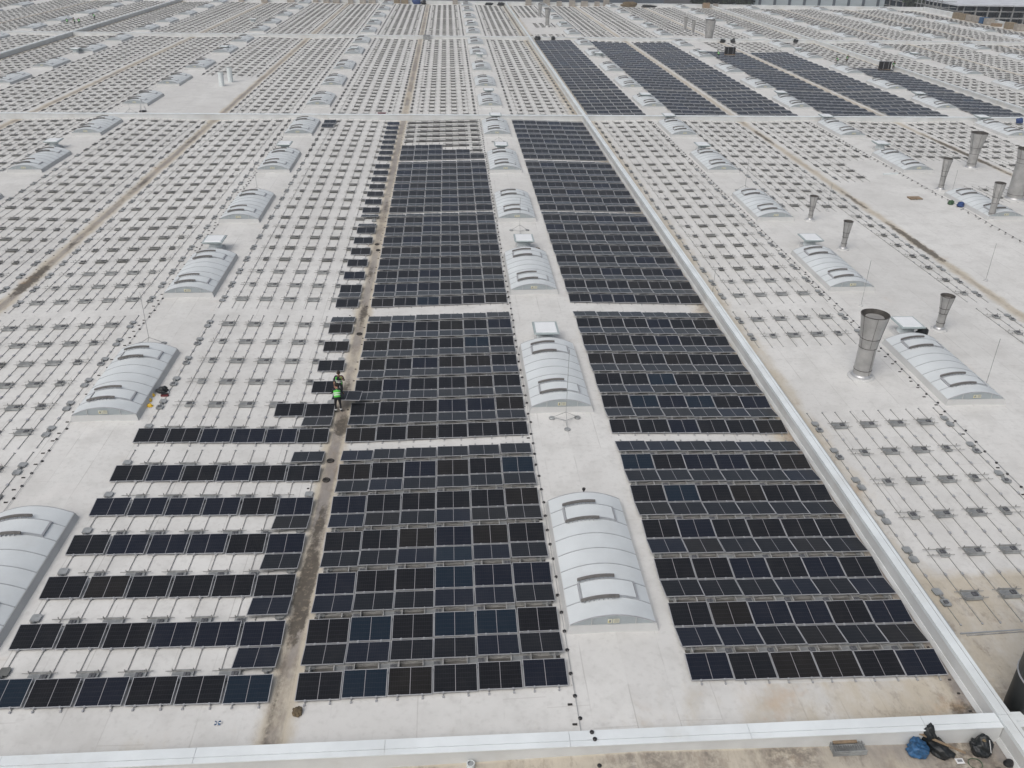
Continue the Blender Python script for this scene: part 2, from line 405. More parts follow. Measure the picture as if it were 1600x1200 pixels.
# parapets ----------------------------------------------------------
def long_parapet(x,y0,y1,lab,top=.5,w=.46):
    t=thing('parapet',lab,'parapet',(x,y0,0))
    zb=rz(x)-.02; L=y1-y0; h=w/2
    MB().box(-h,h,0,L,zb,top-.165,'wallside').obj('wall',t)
    m=MB(); y=0
    while y<L:
        y2=min(L,y+5.9)
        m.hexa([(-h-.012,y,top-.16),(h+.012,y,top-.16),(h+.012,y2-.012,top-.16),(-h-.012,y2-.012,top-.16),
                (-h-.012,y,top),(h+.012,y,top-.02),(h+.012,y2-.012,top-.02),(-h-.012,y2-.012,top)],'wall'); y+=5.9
    m.box(h*.35,h*.35+.012,0,L,top-.03,top-.004,'galv')
    m.obj('coping',t)
    MB().hexa([(-h-.1,0,zb+.03),(-h,0,zb+.03),(-h,L,zb+.03),(-h-.1,L,zb+.03),(-h-.03,0,zb+.2),(-h,0,zb+.2),(-h,L,zb+.2),(-h-.03,L,zb+.2)],'wallside').obj('upstand',t)
    return t
def cross_parapet(y,x0,x1,lab,top=.43,w=.5):
    t=thing('parapet',lab,'parapet',(x0,y,0))
    h=w/2; L=x1-x0
    br=sorted([x0,x1]+[v for v in RIDGE+VALLEY if x0<v<x1])
    m=MB()
    for a,b in zip(br[:-1],br[1:]):
        za,zb=rz(a)-.03,rz(b)-.03
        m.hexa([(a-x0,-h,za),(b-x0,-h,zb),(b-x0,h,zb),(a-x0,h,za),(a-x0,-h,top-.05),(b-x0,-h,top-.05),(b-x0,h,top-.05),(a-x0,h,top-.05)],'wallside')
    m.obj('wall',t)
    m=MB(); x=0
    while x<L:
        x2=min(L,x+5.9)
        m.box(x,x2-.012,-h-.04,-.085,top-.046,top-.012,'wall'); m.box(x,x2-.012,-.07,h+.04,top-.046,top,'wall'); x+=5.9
    m.box(0,L,-.085,-.07,top-.045,top-.03,'seam')
    m.obj('coping',t)
    return t
long_parapet(PX[1],-26,272.6,'long pale parapet beside the right edge of the near solar panels')
long_parapet(PX[0],60,272.6,'long pale parapet crossing the upper left corner')
long_parapet(PX[2],20,272.6,'long pale parapet beyond the far block of solar panels')
NAMES={0:['','pale cross parapet along the bottom edge in front of the panels','pale cross parapet behind the dark flue at lower right',''],
 1:['pale cross parapet at far left meeting the left parapet','pale cross parapet behind the near solar panels','pale cross parapet in front of the far solar panels','pale cross parapet at far right edge behind the wide stacks'],
 2:['second pale cross parapet in the top left corner','second pale cross parapet behind the two white pipes','second pale cross parapet just behind the far solar panels','second pale cross parapet near the concrete frame building']}
for i in (0,1,2):
    br=[-190]+PX+[XE-.2]
    for k in range(4):
        if i==0 and k in(0,3): continue
        if i==1 and k==0: continue
        a=br[k]+(.26 if k else 0); b=br[k+1]-.26
        if i==0 and k==1: a=-26.
        if i==0 and k==2: b=30.
        cross_parapet(YP[i],a,b,NAMES[i][k])
cross_parapet(YP[3],-190,XE-.3,'farthest pale edge parapet with pallets stacked against it',.75)
long_parapet(XE,60,273.2,'white edge wall running beside the row of crates',.9)

# solar panels ------------------------------------------------------
PWID,PDEP=1.548,1.134
TONES=[('black',(.0042,.0047,.0068)),('brown',(.0085,.0075,.0068)),('navy',(.0045,.007,.0155)),('blue',(.0048,.013,.0245)),('dark',(.005,.006,.0085))]
def glass_mesh(k):
    me=bpy.data.meshes.new('glass'); x=PWID/2; y=PDEP
    v=[(-x+.004,.004,.004),(x-.004,.004,.004),(x-.004,y-.004,.004),(-x+.004,y-.004,.004),(-x+.004,.004,.032),(x-.004,.004,.032),(x-.004,y-.004,.032),(-x+.004,y-.004,.032)]
    f=[(0,3,2,1),(4,5,6,7),(0,1,5,4),(1,2,6,5),(2,3,7,6),(3,0,4,7)]
    me.from_pydata(v,[],f); me.materials.append(MAT['glass'])
    u=me.uv_layers.new(name='UVMap')
    for l in me.loops:
        p=v[l.vertex_index]; u.data[l.index].uv=((p[0]+x)/(2*x),p[1]/y)
    a=me.attributes.new('tone','FLOAT_COLOR','POINT')
    for d in a.data: d.color=TONES[k][1]+(1,)
    return me
GM=[glass_mesh(k) for k in range(5)]
m=MB(); x=PWID/2
m.box(-x,x,0,.02,0,.035,'alu').box(-x,x,PDEP-.02,PDEP,0,.035,'alu').box(-x,-x+.02,.02,PDEP-.02,0,.035,'alu').box(x-.02,x,.02,PDEP-.02,0,.035,'alu')
FRAME=m.mesh('frame')
cl=MB().box(-.03,.03,-.03,.03,-.03,.045,'alu').mesh('clamp')
BLUE={('B',0,1,0,1):3,('B',0,1,0,3):3,('B',0,1,0,4):3,('B',0,0,0,1):3,('B',0,5,0,5):3,('B',0,4,0,0):2,('B',0,2,1,3):3,('B',0,4,0,1):4,('B',1,4,0,4):3,('B',1,1,0,3):2,
 ('C',0,5,0,0):3,('C',0,5,0,2):2,('C',0,5,0,3):2,('C',0,4,0,1):3,('C',0,3,0,1):2,('C',1,2,0,2):3,('C',1,1,0,1):3,('C',1,1,0,3):3,('C',1,1,0,5):2,('C',0,0,0,0):2,('C',0,0,0,5):2,('C',0,1,0,2):2,('C',0,1,0,3):2,
 ('A',0,0,0,0):3,('A',0,0,0,2):2,('A',0,0,0,5):3,('A',0,0,1,5):2,('A',0,4,0,0):2,('A',0,4,0,1):2,('A',0,4,0,2):2,('A',0,5,0,3):2,('A',0,5,0,1):2,('A',1,0,0,3):2,('A',1,0,0,4):2}
panels=[]  # x,y,z, big(bool), tone, info
def tone_pick(b):
    if b==0: return rng.choice(5,p=[.38,.14,.22,.01,.25])
    return rng.choice(5,p=[.36,.24,.14,.01,.25])
def add_panel(sx,pw,c,b,r,side,info):
    xc=sx+(c+.5)*pw; y0=BLK[b][0]+r*PER
    z=rz(xc)+.085
    jx=rng.normal(0,.006)
    if side==0: y=y0
    else: y=y0+2*PD+G1
    k=BLUE.get((info,b,r,side,c),int(tone_pick(b)))
    if info=='bay' and b>=7: k=int(rng.choice(5,p=[.1,.12,.3,.2,.28]))
    panels.append((xc+jx,y+rng.normal(0,.006),z,side,k,info,c,b,r,rng.normal(0,.003)))
def rowno(b,r,side):
    return sum(2*BLK[i][1] for i in range(b))+2*r+side+1
S={s[3]:s for s in STR if s[3]}
for b in range(5):
    for r in range(BLK[b][1]):
        for side in(0,1):
            for c in range(6):
                okB = not(b==4 and (r>=3 or (r==2 and c>2) or (r==1 and c>4 and side==0) or (r==2 and side==1)))
                if b==4 and r==2 and side==1: okB=False
                if b==4 and r==1 and side==1: okB=c<3
                if okB: add_panel(S['B'][0],S['B'][2],c,b,r,side,'B')
                add_panel(S['C'][0],S['C'][2],c,b,r,side,'C')
                okA=False
                if side==0:
                    if b==0: okA=True
                    elif b==1: okA = (r==0) or (r==1 and c>=4) or c==5
                    elif b==2: okA = c==5 and r<7
                    else: okA = c==5
                    if b==1 and r==2 : okA=c==5
                    if b==4 and r>=6 and c==0: okA=True
                else:
                    if c==5: okA = (b==0 and r!=4) or (b==1 and r in(0,5)) or (b==2 and r in(0,6,7))
                    if b==4 and r==6 and c==0: okA=True
                if okA: add_panel(S['A'][0],S['A'][2],c,b,r,side,'A')
for nm in 'abcdef':
    for b in range(5,9):
        for r in range(BLK[b][1]):
            if panels_far(nm,b,r):
                for c in range(5):
                    for side in(0,1): add_panel(S[nm][0],S[nm][2],c,b,r,side,'bay')
P=np.array([[p[0],p[1]+.5,p[2]] for p in panels]); u,v,dist=proj(P); vis=inview(P,20)
order=[i for i in np.argsort(dist) if vis[i]]
near=set(order[:298])
FN={'A':'field left of the gutter','B':'middle field','C':'field beside the parapet'}
rows_of={}
for i in near: rows_of.setdefault(panels[i][5],set()).add((panels[i][7],panels[i][8],panels[i][3]))
def panel_thing(i):
    x_,y_,z_,side,k,info,c,b,r,jt=panels[i]
    n=rowno(b,r,side) 
    if info=='A' and b==0: n=rowno(b,r,side)
    if info=='A':   # count only rows that exist on this side
        ex=sorted({rowno(p[7],p[8],p[3]) for p in panels if p[5]=='A'}); n=ex.index(n)+1
        same=sorted(p[6] for p in panels if p[5]=='A' and p[7]==b and p[8]==r and p[3]==side); ci=same.index(c)+1
        place = f'in the {ORD[n]} row left of the gutter'
        lab = f'{TONES[k][0]} solar panel, {ORD[ci]} from the left {place}' if len(same)>1 else f'lone {TONES[k][0]} solar panel {place}'
    elif info=='B': lab=f'{TONES[k][0]} solar panel, {ORD[c+1]} from the left in the {ORD[n]} middle row'
    else: lab=f'{TONES[k][0]} solar panel, {ORD[c+1]} from the left in the {ORD[n]} right row'
    rot=(TILT+jt,0,math.atan2(0,1)) if side==0 else (TILT+jt,0,math.pi)
    t=thing('solar_panel',lab,'solar panel',(x_,y_,z_),0,'solar panels laid in rows on the roof',rot)
    link(GM[k],'glass',t); link(FRAME,'frame',t)
    for s_ in(-1,1): link(cl,'clamp',t,(s_*(x-.35),0,0))
    return t
for i in sorted(near): panel_thing(i)
# the others as one object
rest=[i for i in range(len(panels)) if i not in near and inview(P[i:i+1],150)[0]]
tv=np.array([(-x,0,0),(x,0,0),(x,PDEP,0),(-x,PDEP,0),(-x,0,.035),(x,0,.035),(x,PDEP,.035),(-x,PDEP,.035)])
tf=[(0,3,2,1),(4,5,6,7),(0,1,5,4),(1,2,6,5),(2,3,7,6),(3,0,4,7)]; tm=[1,0,1,1,1,1]
V=[];TN=[]
ct,st=math.cos(TILT),math.sin(TILT)
for i in rest:
    q=panels[i]; s=1 if q[3]==0 else -1
    X=tv[:,0]*s+q[0]; Yl=tv[:,1]*ct-tv[:,2]*st; Z=tv[:,1]*st+tv[:,2]*ct
    V.append(np.stack([X,q[1]+s*Yl,q[2]+Z],-1)); j=rng.normal(1,.08); TN+= [tuple(a*j for a in TONES[q[4]][1])+(1,)]*8
V=np.concatenate(V)
me=big_mesh('distant_solar_panels',V,None,tf,tm,len(rest),8,['glass','alu'])
uvl=me.uv_layers.new(name='UVMap'); loc=[(0,0),(1,0),(1,1),(0,1)]*2
one=np.array([loc[k] for f in tf for k in f],np.float32).reshape(-1); uvl.data.foreach_set('uv',np.tile(one,len(rest)))
a=me.attributes.new('tone','FLOAT_COLOR','POINT'); a.data.foreach_set('color',np.array(TN,np.float32).reshape(-1))
tag(link(me,'distant_solar_panels'),'dark solar panels filling the far rows behind the near ones','solar panels',kind='stuff')

# racks: trays, pads and rails --------------------------------------
def tray_mb(kind):
    m=MB()
    # long crossbars with little upright brackets
    for yy in(-.19,.19): m.box(-.62,.62,yy-.012,yy+.012,.13,.155,'rail')
    for xx in(-.37,.37):
        m.box(xx-.015,xx+.015,-.21,-.18,.15,.22,'rail'); m.box(xx-.015,xx+.015,.17,.2,.15,.26,'rail')
    if kind=='full': x0,x1=-.375,.375
    elif kind=='halfR': x0,x1=.02,.39
    else: x0,x1=-.39,-.02
    m.hexa([(x0+.02,-.22,.03),(x1-.02,-.22,.03),(x1-.02,.22,.03),(x0+.02,.22,.03),(x0,-.235,.12),(x1,-.235,.12),(x1,.235,.12),(x0,.235,.12)],'galv')
    m.box(x0,x1,-.25,-.236,.06,.15,'galv').box(x0,x1,.236,.25,.06,.15,'galv')
    m.box(x0+.01,x1-.01,-.05,-.03,.12,.128,'rail')
    return m
def block_mb(x0,n):
    m=MB()
    for k in range(n): m.box(x0+k*.12,x0+k*.12+.1,-.09,.11,.12,.175,'block')
    return m
def pad_mb():
    m=MB()
    for yy,xx in((-.31,0.),(.33,0.)):
        o=[(-.18,-.15),(-.14,-.2),(.14,-.2),(.18,-.15),(.18,.15),(.14,.2),(-.14,.2),(-.18,.15)]
        vs=[(xx+a*.92,yy+b_*.92,.03) for a,b_ in o]+[(xx+a,yy+b_,.1) for a,b_ in o]
        m.add(vs,[tuple(range(8))[::-1],tuple(range(8,16))]+[(k,(k+1)%8,8+(k+1)%8,8+k) for k in range(8)],'galv')
    m.box(-.05,.05,-.12,.13,.05,.14,'galv').box(-.03,.03,-.02,.02,.14,.24,'rail')
    return m
def padblock(): return MB().box(-.08,.08,-.39,-.24,.1,.15,'block')
TR={k:(tray_mb(k).mesh('tray'),tray_mb(k)) for k in('full','halfR','halfL')}
BL={'full':(block_mb(.05,2).mesh('block'),block_mb(.05,2)),'halfR':(block_mb(.09,2).mesh('block'),block_mb(.09,2)),'halfL':(block_mb(-.3,2).mesh('block'),block_mb(-.3,2))}
PM=(pad_mb().mesh('pad'),pad_mb()); PB=(padblock().mesh('block'),padblock())
trays=[];pads=[];rails=[]
bl2=list(enumerate(BLK))
for (sx,nc,pw,nm) in STR:
    blocks=[(b,y0,n,0) for b,(y0,n) in bl2]
    if nm=='a': blocks.append((100,2.66,6,0))
    for b,y0,n,_ in blocks:
        if nm=='a' and b in(0,): continue
        for r in range(n):
            y=y0+r*PER+RY
            for c in range(0,nc+1):
                if b!=100 and not racks(nm,b,r,c): continue
                x_=sx+c*pw
                if c==0: pads.append((x_+.36,y,nm,b,r,c))
                elif c==nc: pads.append((x_-.36,y,nm,b,r,c))
                else:
                    kd='full'
                    if 0<r<n-1:
                        if c==1: kd='halfR'
                        elif c==nc-1: kd='halfL'
                    if nm=='b' and b in(1,2): kd='halfR'
                    trays.append((x_,y,kd,nm,b,r,c))
        # rails
        for c in range(nc):
            for s in(.36,pw-.36):
                cb=c if s<.5 else c+1
                rows=[r for r in range(n) if b==100 or racks(nm,b,r,cb)]
                if not rows: continue
                ya=y0+rows[0]*PER+RY-(1.42 if nm in('B','C') or (nm=='A' and b==0) else 1.5); yb=y0+rows[-1]*PER+RY+1.5
                rails.append((sx+c*pw+s,ya,yb,nm,b,2*c+(s>.5)+1,n))
def split(arr,n,mx=60,yoff=0):
    Q=np.array([[a[0],a[1],rz(a[0])] for a in arr]); u,v,d=proj(Q); vis=inview(Q,mx)
    o=[i for i in np.argsort(d) if inview(Q[i:i+1],-2)[0]]
    near=o[:n]; s=set(near); rest=[i for i in range(len(arr)) if i not in s and vis[i]]
    return near,rest,Q
FLD={'A':'left of the gutter','B':'of the middle panels','C':'of the right panels','L2':'left of the left skylights','a':'right of the parapet','b':'right of the right skylights','L3':'beyond the far left gutter'}
near,rest,Q=split(trays,290)
def rowlab(nm,b,r):
    if b==100: return r+1
    if nm=='a': return 6+sum(BLK[i][1] for i in range(1,b))+r+1-4
    return sum(BLK[i][1] for i in range(b))+r+1
for i in near:
    t=trays[i]; k=rowlab(t[3],t[4],t[5])
    kind={'full':'wide','halfR':'half','halfL':'half'}[t[2]]
    if t[3] in('B','C'): lab=f'{kind} ballast tray, {ORD[t[6]]} under ridge {ORD[k]} {FLD[t[3]]}'
    else: lab=f'{kind} grey ballast tray, {ORD[t[6]]} in the {ORD[k]} row {FLD.get(t[3],"far off")}'
    o=thing('ballast_tray',lab,'ballast tray',(t[0],t[1],Q[i][2]),0,'ballast trays across the mounting rails',(rng.normal(0,.004),0,rng.normal(0,.012)))
    link(TR[t[2]][0],'tray',o)
    if rng.random()<.85 : link(BL[t[2]][0],'block',o,(rng.normal(0,.02),rng.normal(0,.015),0))
def build_rest(name,items,Q,tmpls,label,cat):
    obs=[]
    V=[];F=[];Mi=[];off=0
    mats=['galv_far','rail','block']
    for key,(mb) in tmpls.items():
        idx=[i for i in items if (key is None or key(i))]
    return
def stuff(name,groups,label,cat,matmap=None):
    """groups: list of (MB, offsets)"""
    mats=[];VV=[];LI=[];LT=[];MI=[];base=0
    for mb,offs in groups:
        if not len(offs): continue
        offs=np.array(offs); tv=np.array(mb.v); k=len(tv); n=len(offs)
        VV.append((tv[None]+offs[:,None]).reshape(-1,3))
        flat=np.concatenate([np.array(f) for f in mb.f]); lens=np.array([len(f) for f in mb.f])
        LI.append((flat[None]+(np.arange(n)*k)[:,None]+base).reshape(-1)); LT.append(np.tile(lens,n))
        mm=[]
        for q in mb.mats:
            q=(matmap or {}).get(q,q)
            if q not in mats: mats.append(q)
            mm.append(mats.index(q))
        MI.append(np.tile(np.array([mm[j] for j in mb.m]),n)); base+=k*n
    V=np.concatenate(VV);LI=np.concatenate(LI);LT=np.concatenate(LT);MI=np.concatenate(MI)
    me=bpy.data.meshes.new(name)
    me.vertices.add(len(V)); me.vertices.foreach_set('co',V.reshape(-1).astype(np.float32))
    me.loops.add(len(LI)); me.loops.foreach_set('vertex_index',LI.astype(np.int32))
    me.polygons.add(len(LT)); st_=np.concatenate([[0],np.cumsum(LT)[:-1]])
    me.polygons.foreach_set('loop_start',st_.astype(np.int32)); me.polygons.foreach_set('loop_total',LT.astype(np.int32))
    for q in mats: me.materials.append(MAT[q])
    me.polygons.foreach_set('material_index',MI.astype(np.int32)); me.polygons.foreach_set('use_smooth',np.zeros(len(LT),dtype=bool)); me.update(calc_edges=True)
    return tag(link(me,name),label,cat,kind='stuff')
gr=[]
for k in('full','halfR','halfL'):
    ii=[i for i in rest if trays[i][2]==k]
    offs=[(trays[i][0],trays[i][1],Q[i][2]) for i in ii]
    gr.append((TR[k][1],offs)); gr.append((BL[k][1],[o for o in offs if rng.random()<.8]))
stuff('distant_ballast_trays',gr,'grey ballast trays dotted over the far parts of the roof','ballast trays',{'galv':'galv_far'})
near,rest,Q=split(pads,290)
for i in near:
    t=pads[i]; k=rowlab(t[2],t[3],t[4])
    sd='left' if t[5]==0 else 'right'
    lab=f'grey ballast pad pair at the {sd} end of the {ORD[k]} row {FLD.get(t[2],"far off")}'
    lab=' '.join(lab.split()[:16])
    o=thing('ballast_pad',lab,'ballast pad',(t[0],t[1],Q[i][2]),0,'ballast pads at the ends of the rows',(0,0,rng.normal(0,.03)))
    link(PM[0],'pad',o)
    if rng.random()<.6: link(PB[0],'block',o)
offs=[(pads[i][0],pads[i][1],Q[i][2]) for i in rest]
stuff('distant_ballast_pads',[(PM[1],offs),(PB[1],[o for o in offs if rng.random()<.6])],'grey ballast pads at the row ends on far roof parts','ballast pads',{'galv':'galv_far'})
# rails
def rail_mesh(ya,yb,y0,n,feet=True):
    m=MB(); L=yb-ya
    m.box(-.010,.010,0,L,.014,.04,'rail'); m.box(-.03,.03,-.03,.05,.01,.055,'alu').box(-.035,.035,L-.03,L+.03,.01,.06,'galv')
    if feet:
        k=RYY=1.5
        nn=int(round((L-3.0)/PER))
        for j in range(nn):
            y=1.5+PER*(j+.5); m.box(-.042,.042,y-.07,y+.07,.02,.095,'alu'); m.box(-.018,.018,y-.16,y+.16,.012,.052,'rail')
    return m
rr=[(r_[0],(r_[1]+min(r_[2],r_[1]+6))/2,i) for i,r_ in enumerate(rails)]
vr=[]
for i,r_ in enumerate(rails):
    pts=np.array([[r_[0],y,rz(r_[0])] for y in np.linspace(r_[1],r_[2],6)]); iv=inview(pts,0); 
    if iv.any():
        d=proj(pts)[2]; vr.append((d[iv].min(),i))
vr.sort(); nearr=[i for _,i in vr[:240]]; cache={}
BN={0:'nearest',1:'second',2:'third',3:'fourth',4:'fifth',100:'nearest'}
for i in nearr:
    x_,ya,yb,nm,b,k,n=rails[i]
    key=round(yb-ya,2)
    if key not in cache: cache[key]=rail_mesh(ya,yb,0,n).mesh('mounting_rail')
    o=link(cache[key],'mounting_rail',None,(x_,ya,rz(x_)))
    tag(o,f'thin steel rail, {ORD[k]} from the left in the {BN.get(b,"far")} block {FLD.get(nm,"far off")}','mounting rail','mounting rails running away from the camera')
s=set(nearr); byl={}
for _,i in vr:
    if i in s: continue
    x_,ya,yb,nm,b,k,n=rails[i]; byl.setdefault(round(yb-ya,2),[]).append((x_,ya,rz(x_)))
stuff('distant_mounting_rails',[(rail_mesh(0,L,0,0,feet=True),o) for L,o in byl.items()],'thin steel rails under the trays on far roof parts','mounting rails')

# bare racks at the back of the middle field: long crossbars with black cable bundles laid between the trays
for r in range(1,8):
    c0={1:5,2:3}.get(r,0); sx,_,pw,_=S['B']; y=BLK[4][0]+r*PER+RY; xa=sx+c0*pw+.1; xb=sx+6*pw-.1
    t=thing('crossbar_row','long steel crossbars with black cable bundles, %s bare row at the back of middle field'%ORD[r],'crossbar row',(xa,y,rz(xa)),0,'bare crossbar rows behind the middle panels')
    dz=(rz(xb)-rz(xa)); L=xb-xa
    MB().bar((0,-.3,.17),(L,-.3,.17+dz),.05,.04,'galv').obj('crossbar',t); MB().bar((0,.32,.28),(L,.32,.28+dz),.06,.05,'galv').obj('crossbar',t)
    for c in range(c0,6):
        m=MB(); x0=(c-c0)*pw+.32; zz=dz*(x0/L)
        m.hexa([(x0-.05,-.28,.02+zz),(x0+.85,-.28,.02+zz),(x0+.85,.3,.02+zz),(x0-.05,.3,.02+zz),(x0+.02,-.2,.16+zz),(x0+.76,-.2,.16+zz),(x0+.8,.25,.2+zz),(x0-.0,.25,.2+zz)],'rubber')
        m.obj('cable_bundle',t)
for nm in('B','C'):  # ridge gaps: added dark strip acts as shade, plus steel bars and posts
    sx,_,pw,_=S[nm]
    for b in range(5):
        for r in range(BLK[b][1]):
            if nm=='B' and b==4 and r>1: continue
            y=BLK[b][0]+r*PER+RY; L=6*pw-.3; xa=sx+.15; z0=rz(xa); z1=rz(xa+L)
            m=MB(); m.bar((0,.02,.02),(L,.02,.02+z1-z0),.34,.025,'shade_strip')
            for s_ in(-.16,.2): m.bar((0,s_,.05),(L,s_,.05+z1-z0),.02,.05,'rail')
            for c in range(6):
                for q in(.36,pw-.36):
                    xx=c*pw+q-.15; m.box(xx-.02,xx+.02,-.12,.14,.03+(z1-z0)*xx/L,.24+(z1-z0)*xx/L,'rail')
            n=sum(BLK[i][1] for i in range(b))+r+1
            tag(m.obj('ridge_shade_strip',None,False,(xa,y,z0)),'dark strip added as shade in ridge gap %s of the %s panel field'%(ORD[n],'middle' if nm=='B' else 'right'),'added shade strip','added shade strips in the ridge gaps')
# skylights ---------------------------------------------------------
SW,SLN,EZ,RISE=1.63,7.9,.30,.43
def arc(t,w=SW,z0=EZ,rise=RISE):   # t -1..1
    return (w*t, z0+rise*(1-t*t))
def arc_strip(m,y0,y1,t0,t1,dz,mat,n=12,th=.02):
    vs=[]
    for k in range(n+1):
        t=t0+(t1-t0)*k/n; X,Z=arc(t)
        vs+=[(X,y0,Z+dz),(X,y1,Z+dz),(X,y0,Z+dz-th),(X,y1,Z+dz-th)]
    fs=[]
    for k in range(n):
        o=4*k; fs+=[(o,o+4,o+5,o+1),(o+2,o+3,o+7,o+6),(o,o+2,o+6,o+4),(o+1,o+5,o+7,o+3)]
    fs+=[(0,1,3,2),(4*n,4*n+2,4*n+3,4*n+1)]
    m.add(vs,fs,mat); return m
def sky_parts():
    D={}
    m=MB(); w=SW+.03; 
    m.hexa([(-w-.12,-.12,-.12),(w+.12,-.12,-.12),(w+.12,SLN+.12,-.12),(-w-.12,SLN+.12,-.12),(-w,-.02,EZ-.02),(w,-.02,EZ-.02),(w,SLN+.02,EZ-.02),(-w,SLN+.02,EZ-.02)],'curb')
    D['curb']=m
    D['glazing']=arc_strip(MB(),0,SLN,-1,1,0,'poly',32)
    D['end_panel']=[]
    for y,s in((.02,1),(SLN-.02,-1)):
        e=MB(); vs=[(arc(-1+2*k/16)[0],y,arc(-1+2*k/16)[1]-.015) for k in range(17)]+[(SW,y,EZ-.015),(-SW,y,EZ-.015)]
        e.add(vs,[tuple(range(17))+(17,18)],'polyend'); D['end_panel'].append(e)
    D['mullion']=[MB().box(xx-.014,xx+.014,-.012,.012,EZ-.01,arc(xx/SW)[1]-.02,'curb') for xx in(-.82,.86)]
    D['rib']=[arc_strip(MB(),y-.02,y+.02,-1,1,.018,'rib' if 0<j<8 else 'alu',20,.03) for j,y in enumerate(np.linspace(.02,SLN-.02,9))]
    sg=MB(); sg.box(-.22,-.05,-.03,-.015,EZ+.08,EZ+.27,'tile').box(-.02,.22,-.03,-.015,EZ+.08,EZ+.27,'tile').box(-.2,-.12,-.033,-.03,EZ+.1,EZ+.2,'labely')
    sg.box(-.17,-.1,-.036,-.03,EZ+.12,EZ+.24,'seam'); 
    for k in range(3): sg.box(.02,.2,-.036,-.03,EZ+.12+.055*k,EZ+.135+.055*k,'defl')
    D['sign']=sg
    vents=[]
    for ya,yb in((SLN*1/8,SLN*2/8),(SLN*6/8,SLN*7/8)):
        f=arc_strip(MB(),ya+.07,yb-.0,-.62,.66,.07,'poly',10,.05)
        fr=MB(); arc_strip(fr,ya+.0,ya+.05,-.66,.70,.08,'rib',10,.07); arc_strip(fr,yb-.04,yb+.01,-.66,.70,.08,'rib',10,.07)
        arc_strip(fr,ya,yb,-.69,-.65,.09,'alu',1,.08); arc_strip(fr,ya,yb,.67,.71,.09,'alu',1,.08)
        d1=arc_strip(MB(),ya-.12,ya-.03,-.68,.22,.19,'defl',8,.10)
        d2=arc_strip(MB(),yb+.05,yb+.14,-.68,.22,.21,'defl',8,.10)
        for dd,yy in((d1,ya-.14),(d2,yb+.02)):
            for k in range(7):
                t=-.6+.11*k; X,Z=arc(t); dd.box(X-.012,X+.012,yy,yy+.05,Z+.0,Z+.1,'alu')
        vents.append((f,fr,d1,d2))
    D['vents']=vents
    return D
D=sky_parts()
SM={'curb':D['curb'].mesh('curb'),'glazing':D['glazing'].mesh('glazing'),'sign':D['sign'].mesh('sign')}
EM=[q.mesh('end_panel') for q in D['end_panel']]; UM=[q.mesh('mullion') for q in D['mullion']]
RM=[r_.mesh('rib') for r_ in D['rib']]; VM=[(a.mesh('vent_flap'),b_.mesh('flap_frame'),c_.mesh('wind_deflector'),d_.mesh('wind_deflector')) for a,b_,c_,d_ in D['vents']]
def join(mbs):
    o=MB()
    for q in mbs:
        b0=len(o.v); o.v+=q.v
        for f,mi in zip(q.f,q.m): o.f.append(tuple(b0+k for k in f)); o.m.append(o.mi(q.mats[mi]))
    return o
FAR=join([D['curb'],D['glazing']]+D['end_panel']+D['rib'][::2]+[x_ for v_ in D['vents'] for x_ in v_]).mesh('skylight')
SY=[2.6,19.05,35.85,52.6,69.3,86.4, 104.7,120.9,137.1,156.1,172.3, 191.6,207.5,225.8,245.2,262.8]
WHERE={0.:'in the centre line',-24.3:'in the left line',23.2:'in the right line',-49.2:'in the second left line',-74.4:'in the far left line',44.9:'in the second right line',66.9:'in the third right line'}
cnt=0
def where(xr):
    if xr in WHERE: return WHERE[xr]
    return 'in the %s line beyond the %s parapet'%(ORD[(int(round((xr-89.2)/21.9))+1) if xr>0 else int(round((-99.8-xr)/24.8))+1],'right' if xr>0 else 'left')
for xr in RIDGE:
    seen=0
    for j,y in enumerate(SY):
        off=-.1 if xr==0 else (0.15 if xr>0 else 0)
        c0=np.array([[xr+off+a,y+b_,0.3] for a in(-1.6,1.6) for b_ in(0,8)])
        if not inview(c0,0).any(): continue
        seen+=1
        lab=f'long barrel skylight, {ORD[seen]} from the camera {where(xr)}'
        d=proj(c0)[2].min()
        if d<150:
            t=thing('skylight',lab,'skylight',(xr+off,y,rz(xr+off)),0,'barrel skylights along the roof ridges')
            for k in('curb','glazing','sign'): link(SM[k],k,t)
            for q in EM: link(q,'end_panel',t)
            for q in UM: link(q,'mullion',t)
            for q in RM: link(q,'rib',t)
            for a,b_,c_,d_ in VM:
                f=link(a,'vent_flap',t); link(b_,'flap_frame',f); link(c_,'wind_deflector',f); link(d_,'wind_deflector',f)
        else:
            tag(link(FAR,'skylight',None,(xr+off,y,rz(xr+off))),lab,'skylight','barrel skylights along the roof ridges')

# roof hatches ------------------------------------------------------
def hatch_parts():
    c=MB().hexa([(-.68,-.68,-.1),(.68,-.68,-.1),(.68,.68,-.1),(-.68,.68,-.1),(-.58,-.58,.3),(.58,-.58,.3),(.58,.58,.3),(-.58,.58,.3)],'curb')
    p=MB().lathe([(.56,.28),(.5,.42),(.46,.5),(.46,.66),(.55,.74)],'pipew',24)
    r_=MB()
    def ring(h0,z0,h1,z1): return [(-h0,-h0,z0),(h0,-h0,z0),(h0,h0,z0),(-h0,h0,z0),(-h1,-h1,z1),(h1,-h1,z1),(h1,h1,z1),(-h1,h1,z1)]
    r_.hexa(ring(.55,.72,.80,.9),'hatchg').hexa(ring(.80,.902,.78,.965),'hatchg')
    for a in(0,1,2,3):
        pass
    l=MB().hexa(ring(.66,.966,.64,1.0),'hatchw')
    k=MB().box(.25,.33,-.62,-.55,.32,.42,'rib')
    return [('curb',c.mesh('curb')),('pedestal',p.mesh('pedestal',False)),('rim',r_.mesh('rim')),('cover',l.mesh('cover')),('lock',k.mesh('lock'))]
HP=hatch_parts()
